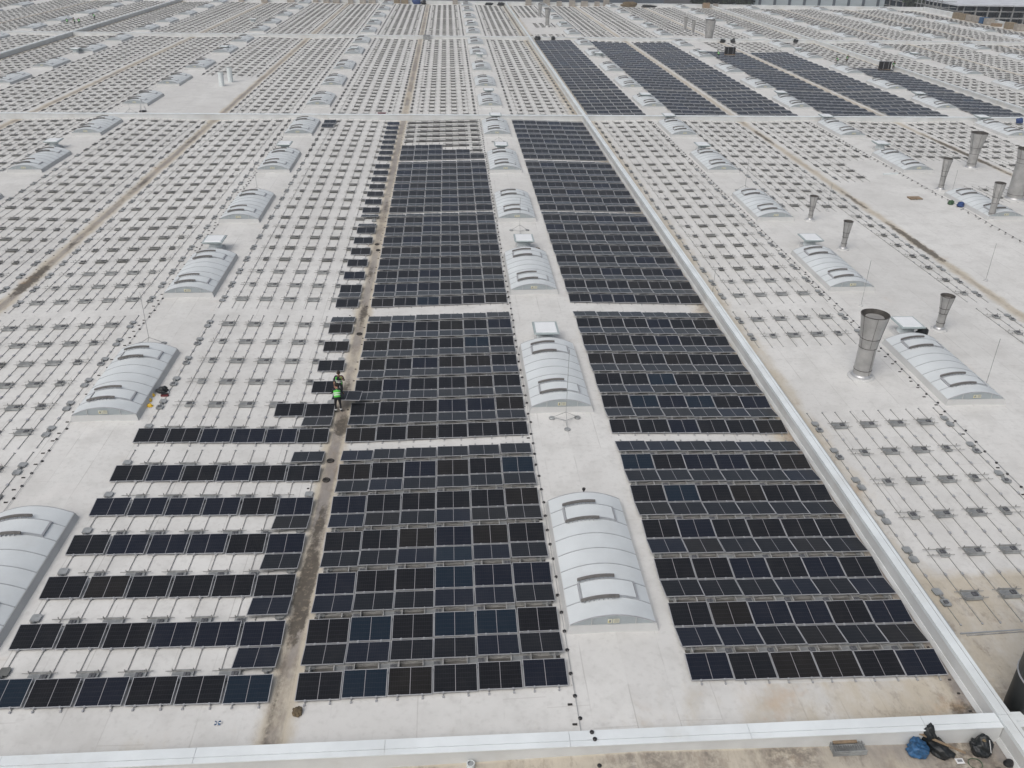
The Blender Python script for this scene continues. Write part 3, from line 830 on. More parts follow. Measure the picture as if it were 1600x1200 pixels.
H=[(-.1,27.9,'white roof hatch between the second and third centre skylights'),(-.1,45.3,'white roof hatch behind the third centre skylight'),(-.1,78.3,'white roof hatch behind the fifth centre skylight'),
 (.1,95.2,'white roof hatch at the cross parapet on the centre line'),(0,113.9,'white roof hatch just past the cross parapet on the centre line'),(0,152.9,'small white hatch far up the centre line of skylights'),(0,210.5,'farthest white hatch on the centre line of skylights'),
 (-24.6,45.4,'white roof hatch behind the third left skylight'),(-24.5,78.4,'white roof hatch between the upper left skylights'),(-50.2,79.7,'white roof hatch in the second left skylight line'),
 (23.6,28.1,'white roof hatch beside the black bag and flared stacks'),(23.6,45.1,'white roof hatch beside two slim flared stacks at right'),(23.35,78.4,'white roof hatch high up the right skylight line'),(45.3,79.5,'white roof hatch in the second right skylight line'),
 (23.3,95.4,'white hatch touching the cross parapet on the right skylight line'),(44.9,95.4,'white hatch touching the cross parapet on the second right line'),(66.9,95.4,'white hatch touching the cross parapet on the third right line'),
 (23.3,111.,'white hatch beside the far solar panels on the right skylight line'),(23.3,156,'small white hatch at the upper end of the right skylight line'),(44.9,113.5,'white hatch between far solar panels on second right line'),(44.9,160,'white hatch beside the crouching worker among far panels'),
 (66.9,113.5,'white hatch between far solar panels on third right line'),(66.9,166,'small white hatch behind the far solar panels on third right line'),
 (-24.3,160,'white hatch far up the left skylight line'),(-49.2,160,'white hatch far up the second left skylight line'),(-75.4,155,'white hatch near the upper left parapet'),(-24.3,213,'farthest white hatch on the left skylight line'),(-53.9,212,'farthest white hatch on the second left skylight line'),
 (44.9,212,'farthest white hatch on the second right line'),(23.2,212,'farthest white hatch on the right line near the slim stacks'),(66.9,212,'farthest white hatch on the third right line'),(89.2,160,'white hatch just beyond the far right parapet'),(111.1,208,'white hatch out beyond the far right parapet')]
for x_,y_,lab in H:
    t=thing('roof_hatch',lab,'roof hatch',(x_,y_,rz(x_)),0,'white roof hatches on the ridges')
    for n_,me_ in HP: link(me_,n_,t).scale=((1,1.15,1) if n_ in('rim','cover') else (1,1,1))

# stacks -------------------------------------------------------------
def stack(x_,y_,h,rb,rt,lab,flare=.5,damper=False,legs=False):
    t=thing('exhaust_stack',lab,'exhaust stack',(x_,y_,rz(x_)),0,'stainless exhaust stacks')
    f0=h*flare
    m=MB(); prof=[(rb,.12),(rb,f0)]
    for k in range(1,9):
        s_=k/8; prof.append((rb+(rt-rb)*(s_**1.15),f0+(h-f0)*s_))
    inn=[(r_*.95,z_) for r_,z_ in prof[::-1]][:6]
    m.lathe(prof,'steel',28,closed=False); m.obj('pipe',t,True)
    i=MB().lathe([(rt,h),(rt*.95,h)]+[(max(.05,r_-.04),z_-.01) for r_,z_ in prof[::-1][1:5]],'steelin',28,closed=False)
    z_=prof[::-1][4][1]; i.lathe([(prof[::-1][4][0]-.03,z_-.02),(prof[::-1][4][0]-.03,z_)],'steelin',24); i.obj('inner_throat',t)
    if damper: MB().lathe([(rt*.66,h-.22),(rt*.66,h-.2)],'damper',28).obj('damper',t)
    s=MB()
    for zz in(.55,f0*.98,f0+(h-f0)*.28,h*.995):
        r_=np.interp(zz,[p[1] for p in prof],[p[0] for p in prof]); s.lathe([(r_+.004,zz-.018),(r_+.02,zz-.01),(r_+.02,zz+.01),(r_+.004,zz+.018)],'steelin',28,closed=False)
    for k in range(6):
        a=2*math.pi*k/6+.3
        for j in range(1,len(prof)-1):
            (r0,z0),(r1,z1)=prof[j],prof[j+1]
            s.bar((math.cos(a)*(r0+.006),math.sin(a)*(r0+.006),z0),(math.cos(a)*(r1+.006),math.sin(a)*(r1+.006),z1),.016,.012,'steelin')
    s.bar((math.cos(-1.2)*(rb+.006),math.sin(-1.2)*(rb+.006),.3),(math.cos(-1.2)*(rb+.006),math.sin(-1.2)*(rb+.006),f0),.014,.01,'steelin')
    s.obj('seam_bands',t)
    MB().lathe([(rb+.10,.0),(rb+.12,.14),(rb+.05,.22),(rb+.01,.26)],'collar',28).obj('collar',t,True)
    MB().lathe([(rb+.30,-.05),(rb+.26,.06),(rb+.10,.1)],'curb',28).obj('base_flashing',t,True)
    return t
stack(18.37,22.75,4.07,.51,.80,'largest flared steel stack standing alone right of the parapet',.5,True)
stack(26.49,29.1,2.45,.26,.45,'flared steel stack behind the right hatch with the black bag',.5,True)
stack(26.49,45.,2.42,.22,.38,'slim flared stack right of the hatch with square white lid',.45)
stack(26.64,52.8,2.27,.20,.37,'slim flared stack behind the third right skylight corner',.42)
stack(52.6,72.1,3.91,.50,.88,'wide flared stack standing beyond the second right skylights',.42)
stack(44.0,62.5,3.22,.27,.46,'tall slim flared stack left of the wide one at right edge',.45)
stack(43.8,52.9,3.36,.28,.47,'slim flared stack overlapping the end of a right skylight',.45)
stack(50.2,59.6,4.95,.78,1.0,'widest steel stack cut by the right edge of the photo',.75)
stack(53.8,187.2,4.44,.85,1.2,'broad flared stack by the second cross parapet behind far panels',.15)
stack(19.,211.4,4.1,.5,.78,'broad flared stack near the far end of the long parapet',.55)
stack(19.3,234.,3.4,.4,.6,'slim stack behind the broad one near the far parapet end',.45)
stack(52.9,206.,3.2,.32,.48,'thin distant stack left of the broad stack, farther one',.5)
stack(53.4,200.,3.0,.32,.48,'thin distant stack left of the broad stack, nearer one',.5)
for x_,y_,h,lab in((-41.4,122.3,2.1,'white vent pipe on the bare patch, nearer of the two'),(-40.85,126.,2.25,'white vent pipe on the bare patch, farther one with dark mouth')):
    t=thing('vent_pipe',lab,'vent pipe',(x_,y_,rz(x_)),0,'white vent pipes')
    MB().lathe([(.42,0),(.40,h)],'pipew',20,closed=False).obj('pipe',t,True); MB().lathe([(.40,h-.06),(.36,h-.05)],'black',20).obj('opening',t)
# near dark flue at lower right
t=thing('dark_flue','broad black and grey flue cut off by the lower right edge','flue',(14.1,-2.0,rz(14.5)))
MB().lathe([(1.25,0),(1.25,1.75)],'duct',40,closed=False).obj('lower_casing',t,True); MB().lathe([(1.25,1.8),(1.25,6.5)],'ductg',40).obj('upper_casing',t,True)
MB().lathe([(1.255,1.74),(1.29,1.76),(1.29,1.79),(1.255,1.81)],'collar',40,closed=False).obj('joint_ring',t)

# lightning rods ------------------------------------------------------
def rod(x_,y_,h,lab,tripod=True,r=.014,z=None):
    t=thing('lightning_rod',lab,'lightning rod',(x_,y_,rz(x_) if z is None else z))
    if tripod:
        MB().bar((0,0,.55),(0,0,h),.022,.022,'galv').obj('rod',t)
        for k in range(3):
            a=R(-90+120*k); q=MB(); q.bar((0,0,.62),(math.cos(a)*.75,math.sin(a)*.75,.1),.022,.022,'galv'); q.bar((0,0,.1),(math.cos(a)*.75,math.sin(a)*.75,.09),.018,.018,'galv'); q.obj('leg',t)
            MB().lathe([(.16,.0),(.17,.05),(.14,.08)],'galv',14,c=(math.cos(a)*.8,math.sin(a)*.8,0)).obj('foot_weight',t)
    else:
        MB().bar((0,0,.05),(0,0,h),.02,.02,'galv').obj('rod',t); MB().lathe([(.16,0),(.16,.06),(.05,.09)],'curb',12).obj('base',t)
rod(-24.55,27.9,3.6,'tall lightning rod on tripod behind the second left skylight')
rod(-.02,17.9,4.3,'lightning rod on tripod in front of the second centre skylight')
rod(-.1,49.6,3.0,'thin lightning rod behind the second centre hatch')
rod(-.1,83.,2.6,'thin lightning rod behind the third centre hatch')
rod(22.8,33.,3.4,'thin lightning rod right behind the largest flared stack',False)
rod(25.3,21.3,3.0,'thin lightning rod right of the nearest full right skylight',False)
rod(35.,38.2,3.0,'thin lightning rod on the bare roof near the right edge',False)
rod(13.05,36.2,1.9,'short lightning rod just right of the long parapet',False)
rod(23.4,62.,3.2,'lightning rod on tripod behind the third right skylight')
rod(29.5,55.9,2.6,'thin lightning rod beside the slim stack pair',False)
rod(44.4,61.,2.4,'thin lightning rod next to the tall slim stack',False)
rod(-24.4,61.5,3.2,'lightning rod on tripod behind the third left skylight from camera')
rod(-48.2,99.5,2.6,'lightning rod by the cross parapet on the second left skylight line')
t=thing('vent_post','short black vent post behind the nearest centre skylight','vent post',(-.02,11.1,0)); MB().lathe([(.04,0),(.04,.42)],'black',10).obj('stem',t); MB().lathe([(.075,.42),(.08,.5),(.03,.53)],'black',10).obj('cap',t)
# cable holders ---------------------------------------------------------
dot=MB().lathe([(.068,0),(.072,.045),(.04,.075)],'black',10); DM=dot.mesh('cable_holder')
flat=MB().box(-.1,.06,-.035,.035,.0,.03,'rubber')
dots=[]
for xl,xo in((-26.0,.08),(-1.93,.05),(21.2,.08),(42.9,.1)):
    ys_=np.arange(-5.5 if xl<0 else 6,97,1.02) if xl>-3 else np.arange(6,97,1.02)
    for k,y in enumerate(ys_):
        if abs(y-YP[0])<.5 or abs(y-YP[1])<.6: continue
        dots.append((xl+rng.normal(0,xo*.5),y+rng.normal(0,.05),xl))
for k in range(14): dots.append((-1.6+rng.normal(0,.04),-2.3-.4*k,0)) if False else None
dots=[d for d in dots if d]
Q=np.array([[d[0],d[1],rz(d[0])] for d in dots]); iv=inview(Q,-3); dd=proj(Q)[2]; o_=[i for i in np.argsort(dd) if iv[i]]
for k,(x_,y_,z_) in enumerate([(-1.66,-2.36,.44),(-1.6,-2.62,.425),(-1.52,-3.25,-.04),(-1.47,-3.8,-.04)]):
    tag(link(DM,'cable_holder',None,(x_,y_,z_)),['black round cable holder on the bottom parapet, upper one','black round cable holder on the bottom parapet, lower one','black round cable holder just below the bottom parapet','black round cable holder at the very bottom edge'][k],'cable holder')
LN={-26.0:'left skylights',-1.93:'centre skylights',21.2:'right skylights',42.9:'second right skylights'}
cntr={}
for i in o_[:280]:
    xl=dots[i][2]; cntr[xl]=cntr.get(xl,0)+1
    k=cntr[xl]
    name=ORD[k] if k<len(ORD) else None
    if name: lab=f'black round cable holder, {name} from the camera beside the {LN[xl]}'
    else: lab=f'black round cable holder at the far end of the line by the {LN[xl]}'
    tag(link(DM,'cable_holder',None,tuple(Q[i])),lab,'cable holder','black cable holders in dotted lines' if name else f'black cable holders at the far end by the {LN[xl]}')
offs=[tuple(Q[i]) for i in range(len(dots)) if i not in set(o_[:280])]
more=[]
for xl in(-26.0,-1.93,21.2,42.9,-50.8,65.,-.0):
    for y in np.arange(99,184,1.3): more.append((xl,y,rz(xl)))
for xl in(-12.9,): 
    for y in np.arange(1,96,1.33): more.append((xl+.0,y+rng.normal(0,.1),rz(xl)))
for xl in(-37.2,-35.9,-11.75):
    for y in np.arange(20,96,1.6): more.append((xl+rng.normal(0,.05),y+rng.normal(0,.2),rz(xl)))
for y in np.arange(-1.8,4,.75): more.append((12.62,y+rng.normal(0,.1),rz(12.6))); more.append((11.75,y-1.2+rng.normal(0,.1),rz(11.75)))
fl=[(d[0]-.22+rng.normal(0,.05),d[1]+rng.normal(-.3,.1),rz(d[0])) for d in dots]
sm=MB().box(-.05,.05,-.03,.03,0,.03,'rubber')
stuff('small_cable_clips',[(dot,offs),(flat,fl),(sm,more)],'small dark cable clips scattered along the gutters and skylight lines','cable clips')
for xl,lab in((-1.93,'thin grey conductor cable along the centre skylights'),(-26.,'thin grey conductor cable along the left skylights'),(21.2,'thin grey conductor cable along the right skylights'),(42.9,'thin grey conductor cable along the second right skylights')):
    tag(MB().box(-.008,.008,0,98,.045,.06,'galv').obj('conductor_cable',None,False,(xl,-1.9,rz(xl))),lab,'cable')

# people -----------------------------------------------------------------
def skin_mesh(name,verts,edges,radii,root,mat,sub=2):
    me=bpy.data.meshes.new(name); me.from_pydata(verts,edges,[]); o=bpy.data.objects.new(name,me); COL.objects.link(o)
    o.modifiers.new('s','SKIN'); sub_=o.modifiers.new('u','SUBSURF'); sub_.levels=sub
    for i,r_ in enumerate(radii): me.skin_vertices[0].data[i].radius=r_ if isinstance(r_,tuple) else (r_,r_)
    me.skin_vertices[0].data[root].use_root=True
    bpy.context.view_layer.update()
    dg=bpy.context.evaluated_depsgraph_get(); m2=bpy.data.meshes.new_from_object(o.evaluated_get(dg))
    bpy.data.objects.remove(o); m2.materials.clear()
    for q in mat: m2.materials.append(MAT[q])
    m2.polygons.foreach_set('use_smooth',[True]*len(m2.polygons)); m2.name=name; return m2
def figure(pose,openv=False):
    """joints in metres, figure faces +y. returns body mesh, list of (name, mesh)"""
    J=dict(pel=(0,0,.95),wai=(0,.02,1.1),che=(0,.05,1.33),nec=(0,.07,1.5),hb=(0,.09,1.58),ht=(0,.10,1.72),
      lh=(-.1,0,.9),lk=(-.12,.04,.5),la=(-.13,0,.09),lt=(-.14,.16,.04),rh=(.1,0,.9),rk=(.13,.05,.5),ra=(.15,.02,.09),rt=(.17,.18,.04),
      ls=(-.19,.05,1.44),le=(-.27,.04,1.16),lw=(-.25,.22,.98),rs=(.19,.05,1.44),re=(.27,.04,1.16),rw=(.25,.22,.98))
    J.update(pose)
    keys=list(J); V=[J[k] for k in keys]; I={k:i for i,k in enumerate(keys)}
    E=[('pel','wai'),('wai','che'),('che','nec'),('nec','hb'),('hb','ht'),('pel','lh'),('lh','lk'),('lk','la'),('la','lt'),('pel','rh'),('rh','rk'),('rk','ra'),('ra','rt'),
       ('che','ls'),('ls','le'),('le','lw'),('che','rs'),('rs','re'),('re','rw')]
    E=[(I[a],I[b_]) for a,b_ in E]
    rad=dict(pel=(.15,.11),wai=(.14,.10),che=(.16,.11),nec=.055,hb=.075,ht=.085,lh=.095,rh=.095,lk=.062,rk=.062,la=.045,ra=.045,lt=.04,rt=.04,ls=.07,rs=.07,le=.045,re=.045,lw=.03,rw=.03)
    Rr=[rad[k] for k in keys]
    for s,w,e in(('l','lw','le'),('r','rw','re')):
        W=Vector(J[w]); d=(W-Vector(J[e])).normalized(); side=d.cross(Vector((0,0,1)))
        if side.length<.1: side=Vector((1,0,0))
        side.normalize(); nrm=side.cross(d)
        p=W+d*.055; V.append(tuple(p)); Rr.append((.028,.022)); ip=len(V)-1; E.append((I[w],ip))
        for k,(o,l) in enumerate(((-.03,.07),(-.01,.082),(.01,.078),(.03,.06))):
            a=p+side*o+d*.03; b_=a+d*l*.55-nrm*.012; c_=b_+d*l*.4-nrm*.02
            n0=len(V); V+= [tuple(a),tuple(b_),tuple(c_)]; Rr+=[.010,.009,.008]; E+=[(ip,n0),(n0,n0+1),(n0+1,n0+2)]
        th=W+d*.02+side*(.035 if s=='l' else -.035); t2=th+d*.04+side*(.02 if s=='l' else -.02)
        n0=len(V); V+=[tuple(th),tuple(t2)]; Rr+=[.011,.009]; E+=[(I[w],n0),(n0,n0+1)]
    body=skin_mesh('body',V,E,Rr,I['pel'],['cloth','skin','black'],1)
    # material by region
    hn=Vector(J['nec']); 
    for p in body.polygons:
        c=Vector(p.center)
        mi=0
        if (c-Vector(J['hb'])).length<.17 and c.z>hn.z-.01: mi=1
        if min((c-Vector(J['lw'])).length,(c-Vector(J['rw'])).length)<.19 and min((c-Vector(J['le'])).length,(c-Vector(J['re'])).length)>.1: mi=1
        if min((c-Vector(J['la'])).length,(c-Vector(J['ra'])).length)<.1 or min((c-Vector(J['lt'])).length,(c-Vector(J['rt'])).length)<.09: mi=2
        p.material_index=mi
    parts=[('body',body)]
    # vest: padded shell round the torso
    pe,wa,ch,ne=[Vector(J[k]) for k in('pel','wai','che','nec')]
    m=MB(); n=20; rings=[]
    secs=[(pe.lerp(wa,.1),.185,.145),(wa,.17,.13),(wa.lerp(ch,.5),.185,.14),(ch,.205,.145),(ch.lerp(ne,.45),.18,.12),(ch.lerp(ne,.72),.11,.095)]
    ax=(ch-pe).normalized(); rx=Vector((1,0,0)); ry=ax.cross(rx).normalized()
    for c,a,b_ in secs:
        for k in range(n):
            t_=2*math.pi*k/n; m.v.append(tuple(c+rx*a*math.cos(t_)+ry*b_*math.sin(t_)))
    i0=m.mi('vest'); i1=m.mi('reflect')
    for j in range(len(secs)-1):
        for k in range(n):
            if openv and k in(3,4,5,6): continue
            m.f.append((j*n+k,j*n+(k+1)%n,(j+1)*n+(k+1)%n,(j+1)*n+k)); m.m.append(i1 if (j==1 and False) else i0)
    parts.append(('vest',m.mesh('vest',True)))
    b2=MB()
    for cc,a,b_ in((wa,.176,.136),(wa.lerp(ch,.45),.192,.146)):
        o=len(b2.v)
        for dz in(-.022,.022):
            for k in range(n):
                t_=2*math.pi*k/n; b2.v.append(tuple(cc+ax*dz+rx*a*math.cos(t_)+ry*b_*math.sin(t_)))
        ii=b2.mi('reflect')
        for k in range(n): b2.f.append((o+k,o+(k+1)%n,o+n+(k+1)%n,o+n+k)); b2.m.append(ii)
    parts.append(('reflective_band',b2.mesh('reflective_band',True)))
    an=MB()
    for a_,k_ in((J['la'],J['lk']),(J['ra'],J['rk'])):
        c=Vector(a_).lerp(Vector(k_),.3); an.lathe([(.07,-.035),(.074,0),(.07,.035)],'reflect',14,c=tuple(c),closed=False)
    parts.append(('ankle_band',an.mesh('ankle_band',True)))
    # hair cap, nose, ears, eyes
    h=Vector(J['hb']).lerp(Vector(J['ht']),.6); fwd=pose.get('_f',Vector((0,1,0)))
    hm=MB(); hm.lathe([(.0,.125),(.055,.115),(.092,.075),(.104,.02),(.098,-.05)],'hair',18,c=(h.x,h.y-.018,h.z+.005),closed=False,sy=1.08); parts.append(('hair',hm.mesh('hair',True)))
    fm=MB(); f0=h+Vector((0,.088,-.035))
    fm.hexa([(f0.x-.014,f0.y,f0.z-.02),(f0.x+.014,f0.y,f0.z-.02),(f0.x+.01,f0.y+.026,f0.z-.018),(f0.x-.01,f0.y+.026,f0.z-.018),(f0.x-.007,f0.y,f0.z+.03),(f0.x+.007,f0.y,f0.z+.03),(f0.x+.004,f0.y+.008,f0.z+.028),(f0.x-.004,f0.y+.008,f0.z+.028)],'skin')
    for sx_ in(-1,1):
        fm.lathe([(.004,-.03),(.018,-.015),(.02,.01),(.006,.03)],'skin',8,c=(h.x+sx_*.095,h.y+.01,h.z-.03))
        fm.box(h.x+sx_*.034-.012,h.x+sx_*.034+.012,h.y+.084,h.y+.094,h.z-.022,h.z-.010,'hair')
    fm.box(h.x-.024,h.x+.024,h.y+.082,h.y+.092,h.z-.082,h.z-.072,'red')
    parts.append(('face',fm.mesh('face')))
    return parts
def person(parts,loc,rzv,lab,scale=1.,group='workers in green vests'):
    t=thing('person',lab,'person',loc,rzv,group); t.scale=(scale,)*3
    for n_,me_ in parts: link(me_,n_,t)
    return t
# front worker: back to us, leaning forward and lifting
front=figure(dict(wai=(0,.06,1.08),che=(0,.17,1.28),nec=(0,.25,1.42),hb=(0,.30,1.49),ht=(0,.35,1.61),ls=(-.19,.17,1.38),rs=(.19,.17,1.38),
  le=(-.27,.27,1.12),lw=(-.2,.47,.98),re=(.3,.25,1.12),rw=(.34,.46,.95)))
back=figure(dict(ls=(-.19,.05,1.44),le=(-.31,.14,1.2),lw=(-.16,.30,1.42),rs=(.19,.05,1.44),re=(.29,.02,1.15),rw=(.25,.2,.95)),True)
kneel=figure(dict(pel=(0,0,.5),wai=(0,.1,.63),che=(0,.22,.82),nec=(0,.3,.96),hb=(0,.34,1.02),ht=(0,.39,1.14),lh=(-.1,0,.47),lk=(-.14,.38,.42),la=(-.13,.2,.08),lt=(-.14,.36,.04),
   rh=(.1,0,.47),rk=(.14,.34,.2),ra=(.13,-.05,.12),rt=(.13,-.12,.04),ls=(-.18,.22,.93),le=(-.24,.38,.68),lw=(-.15,.5,.5),rs=(.18,.22,.93),re=(.25,.36,.68),rw=(.15,.5,.46)))
gx=-12.25
person(front,(-12.25,19.95,rz(gx)),R(8),'worker in bright green vest with back to camera, nearer one in gutter')
person(back,(-12.3,21.55,rz(gx)),R(178),'worker behind the held panel raising a hand to his head')
person(kneel,(47.7,157.3,rz(47.7)+.25),R(40),'worker in green vest crouching beside hatch among far panels')
person(kneel,(69.4,150.9,rz(69.4)+.2),R(90),'worker in green vest crouching on the third right skylight line')
person(back,(71.2,151.,rz(71.2)),R(200),'worker in yellow-green vest standing next to a crouching one, far right')
person(back,(77.0,143.4,rz(77.)),R(170),'worker in bright green vest standing right of black panel stack',1.05)
person(kneel,(-95.8,205.3,rz(-95.8)),R(30),'leftmost crouching worker beyond the upper left parapet')
person(back,(-93.2,202.9,rz(-93.)),R(150),'standing worker, left one of the upper left trio')
person(front,(-92.1,202.8,rz(-92.)),R(20),'worker bending forward beside the standing one at upper left')
person(front,(-92.6,214.2,rz(-92.7)),R(60),'worker alone beyond the upper left parapet, nearest to the wall')
# held panel
t=thing('solar_panel','solar panel held level over the gutter by two workers','solar panel',(-11.83,20.0,rz(-12)+.72),0,'solar panels laid in rows on the roof',(R(-3),R(1),R(-3)))
link(GM[4],'glass',t); link(FRAME,'frame',t)

# loose things ---------------------------------------------------------------
def blob(name,label,cat,loc,size,mat,seed=0,rot=0,squash=.6,group=None):
    bm=bmesh.new(); bmesh.ops.create_icosphere(bm,subdivisions=4,radius=.5)
    rr_=random.Random(seed); ph=[rr_.uniform(0,6) for _ in range(6)]
    for v_ in bm.verts:
        c=v_.co; k=1+.13*math.sin(5*c.x+ph[0])*math.sin(6*c.y+ph[1])+.10*math.sin(11*c.z+ph[2]+4*c.x)+.06*math.sin(17*c.y+ph[3]+9*c.x)+.045*math.sin(29*c.x+ph[4]+13*c.z)+.035*math.sin(37*c.y+ph[5]+21*c.x)
        v_.co=Vector((c.x*k*size[0],c.y*k*size[1],(max(c.z,-.32)+.32)*k*size[2]/.82))
    me=bpy.data.meshes.new(name); bm.to_mesh(me); bm.free(); me.materials.append(MAT[mat]); me.polygons.foreach_set('use_smooth',[True]*len(me.polygons))
    return tag(link(me,name,None,loc,(0,0,rot)),label,cat,group)
def at(x_,y_,dz=0): return (x_,y_,rz(x_)+dz)
blob('bag','crumpled blue bag leaning against the bottom parapet','bag',at(9.02,-3.12),(.68,.62,.42),'bluebag',1,.3)
t=thing('bag','black bag slumped over the bottom parapet next to blue one','bag',at(9.75,-3.05))
q=blob('sack','','',(0,0,0),(.6,1.05,.42),'blackbag',2,.45); q.parent=t
q=blob('flap','','',(-.25,.3,.2),(.42,.5,.62),'blackbag',9,.2); q.parent=t
for q in t.children:
    for k in('label','category'):
        if k in q: del q[k]
tag(MB().bar((-.62,.35,.5),(.62,-.42,.4),.07,.04,'wood').obj('wooden_stick',None,False,at(9.75,-3.1)),'wooden batten lying across the black bag','stick')
t=thing('bag','round black sack tied at the top by the parapet corner','bag',at(11.12,-3.2))
q=blob('sack','','',(0,0,0),(.66,.64,.62),'blackbag',4); q.parent=t
for k in('label','category'):
    if k in q: del q[k]
MB().lathe([(.06,.57),(.1,.64),(.04,.7)],'stone',8).obj('knot',t); MB().bar((.15,-.3,.35),(.1,-.1,.72),.015,.015,'paperw').obj('string',t)
# grate stack
t=thing('grate_stack','stack of metal gratings and offcuts below the bottom parapet','grating',at(6.7,-2.95))
m=MB(); 
for z_ in(.02,.1,.18):
    for k in range(14): m.box(-.52+.08*k,-.5+.08*k,-.24,.24,z_,z_+.05,'galv')
    for yy in(-.25,0,.23): m.box(-.55,.58,yy,yy+.02,z_,z_+.055,'galv')
m.obj('grating',t); MB().box(-.45,.35,.05,.22,.24,.28,'wood').obj('offcut',t); MB().bar((-.6,.3,.3),(.5,.33,.32),.025,.025,'rail').obj('bracket',t)
# coil, small pieces
m=MB()
for k in range(24):
    a,b_=2*math.pi*k/24,2*math.pi*(k+1)/24; m.bar((.22*math.cos(a),.2*math.sin(a),.02+.01*math.sin(3*a)),(.22*math.cos(b_),.2*math.sin(b_),.02+.01*math.sin(3*b_)),.018,.018,'green')
tag(m.obj('cable_coil',None,False,at(10.76,-3.62)),'thin green coil of wire on the dirty roof in the corner','wire coil')
tag(MB().lathe([(.16,0),(.17,.06),(.12,.16),(.05,.17)],'black',16,sy=.8).obj('rubber_cup',None,False,at(11.85,-3.68)),'black rubber cup standing against the parapet in the corner','cup')
tag(MB().bar((-.2,0,.06),(.2,.02,.06),.13,.11,'black').bar((-.3,.05,.03),(.32,.1,.03),.03,.03,'rail').obj('black_tube',None,False,at(11.25,-3.95)),'short black tube pieces at the bottom right corner','tube')
tag(MB().box(-.13,.13,-.1,.1,0,.012,'paperw').box(-.08,.08,-.04,.05,.012,.02,'seam').obj('printed_label',None,False,at(10.3,-3.5,.004)),'small printed sheet lying beside the round black sack','paper')
tag(MB().lathe([(.13,0),(.13,.22),(.10,.22)],'pipew',16,closed=False).lathe([(.10,.15),(.10,.16)],'rib',16).obj('drain_pipe',None,False,at(-5.6,-3.0)),'short white drain stub below the bottom parapet','drain')
# stone, blue star wrap
blob('stone','muddy brown stone at the corner of the middle panels','stone',at(-11.42,-.42),(.34,.42,.2),'stone',6)
m=MB()
for k in range(4): a=k*math.pi/4; m.bar((-.13*math.cos(a),-.10*math.sin(a),.03),(.13*math.cos(a),.10*math.sin(a),.05),.03,.03,'bluebag' if k%2 else 'paperw')
tag(m.obj('plastic_scrap',None,False,at(-14.,-.75)),'crumpled blue and white plastic scrap in front of left panels','scrap')
# discs in the gutter
for k,(x_,y_,lab) in enumerate([(-12.13,15.12,'black rubber ring in the gutter, upper one of near pair'),(-12.13,13.45,'black rubber ring in the gutter, lower one of near pair'),(-12.,30.,'black lump in the gutter beside the third block of panels'),(-12.1,47.5,'small black drain cover in the gutter, farther of two'),(-11.9,46.05,'small black drain cover in the gutter, nearer of two')]):
    tag(MB().lathe([(.17,0),(.19,.05),(.15,.09),(.08,.06),(.07,.02)],'rubber',18).obj('drain_cover',None,False,at(x_,y_)),lab,'drain cover')
# profiles lying on the roof right of the parapet
t=thing('steel_profile','two long grey profiles lying along the right foot of parapet','steel profile',(12.95,0,rz(13)))
for xx in(0,.11): MB().box(xx,xx+.045,2.,26.,.01,.06,'rib').obj('profile',t)
t=thing('steel_profile','pair of short grey profiles lying crosswise below the right racks','steel profile',(13.3,2.0,rz(13.4)))
MB().bar((0,0,.03),(2.5,.05,.06),.05,.05,'rib').obj('profile',t); MB().bar((.2,-.1,.03),(2.5,-.06,.06),.05,.04,'rail').obj('profile',t)
t=thing('short_tube','white tube lying on the bare roof beyond right racks','tube',at(40.8,68.6)); MB().bar((0,0,.1),(1.75,.25,.12),.2,.16,'pipew').obj('tube',t)
t=thing('pallet_board','brown board lying on the bare roof between right skylight lines','board',at(40.,59.8))
MB().box(-.62,.62,-.45,.45,.06,.11,'wood').obj('deck',t); MB().box(-.6,-.5,-.42,.42,0,.06,'wood').box(-.05,.05,-.42,.42,0,.06,'wood').box(.5,.6,-.42,.42,0,.06,'wood').obj('batten',t)
blob('bag','dark green bag beside the third far skylight at right','bag',at(42.5,57.6),(.6,.55,.42),'green',11)
blob('bag','blue bag next to the green one beside the right skylight','bag',at(43.0,56.75),(.75,.6,.45),'navy',12,.5)
blob('bag','black crumpled bag leaning on the right hatch','bag',at(24.45,27.6),(.7,.6,.85),'blackbag',13)
blob('bag','black bag tucked between centre hatch and skylight','bag',at(-.25,27.15),(.9,.5,.55),'blackbag',14)
blob('bag','dark olive bag right of the second centre hatch','bag',at(.85,44.7),(.55,.55,.3),'stone',15)
blob('tool_bag','black and red tool bag beside the second left skylight','tool bag',at(-22.2,22.1),(.62,.45,.3),'blackbag',16,.3)
tag(MB().box(-.2,.2,-.09,.09,0,.12,'red').box(-.16,.16,-.05,.05,.12,.16,'black').obj('tool_case',None,False,at(-21.95,21.65)),'small red tool case beside the black tool bag','tool case')
for k,(x_,y_) in enumerate([(-22.62,21.65),(-22.62,21.1),(-22.72,20.65),(-22.42,20.5)]):
    t=thing('helmet',['topmost yellow helmet nearest the tool bag','yellow helmet, second down beside the left skylight','yellow helmet at the lower left beside the left skylight','yellow helmet at the lower right beside the left skylight'][k],'helmet',at(x_,y_),.4*k,'yellow helmets')
    MB().lathe([(.12,.02),(.125,.04),(.11,.1),(.07,.14),(.0,.16)],'yellow',18,closed=False,sy=1.2).obj('shell',t,True); MB().lathe([(.12,.015),(.15,.02),(.12,.03)],'yellow',18,closed=False,sy=1.25).obj('brim',t)
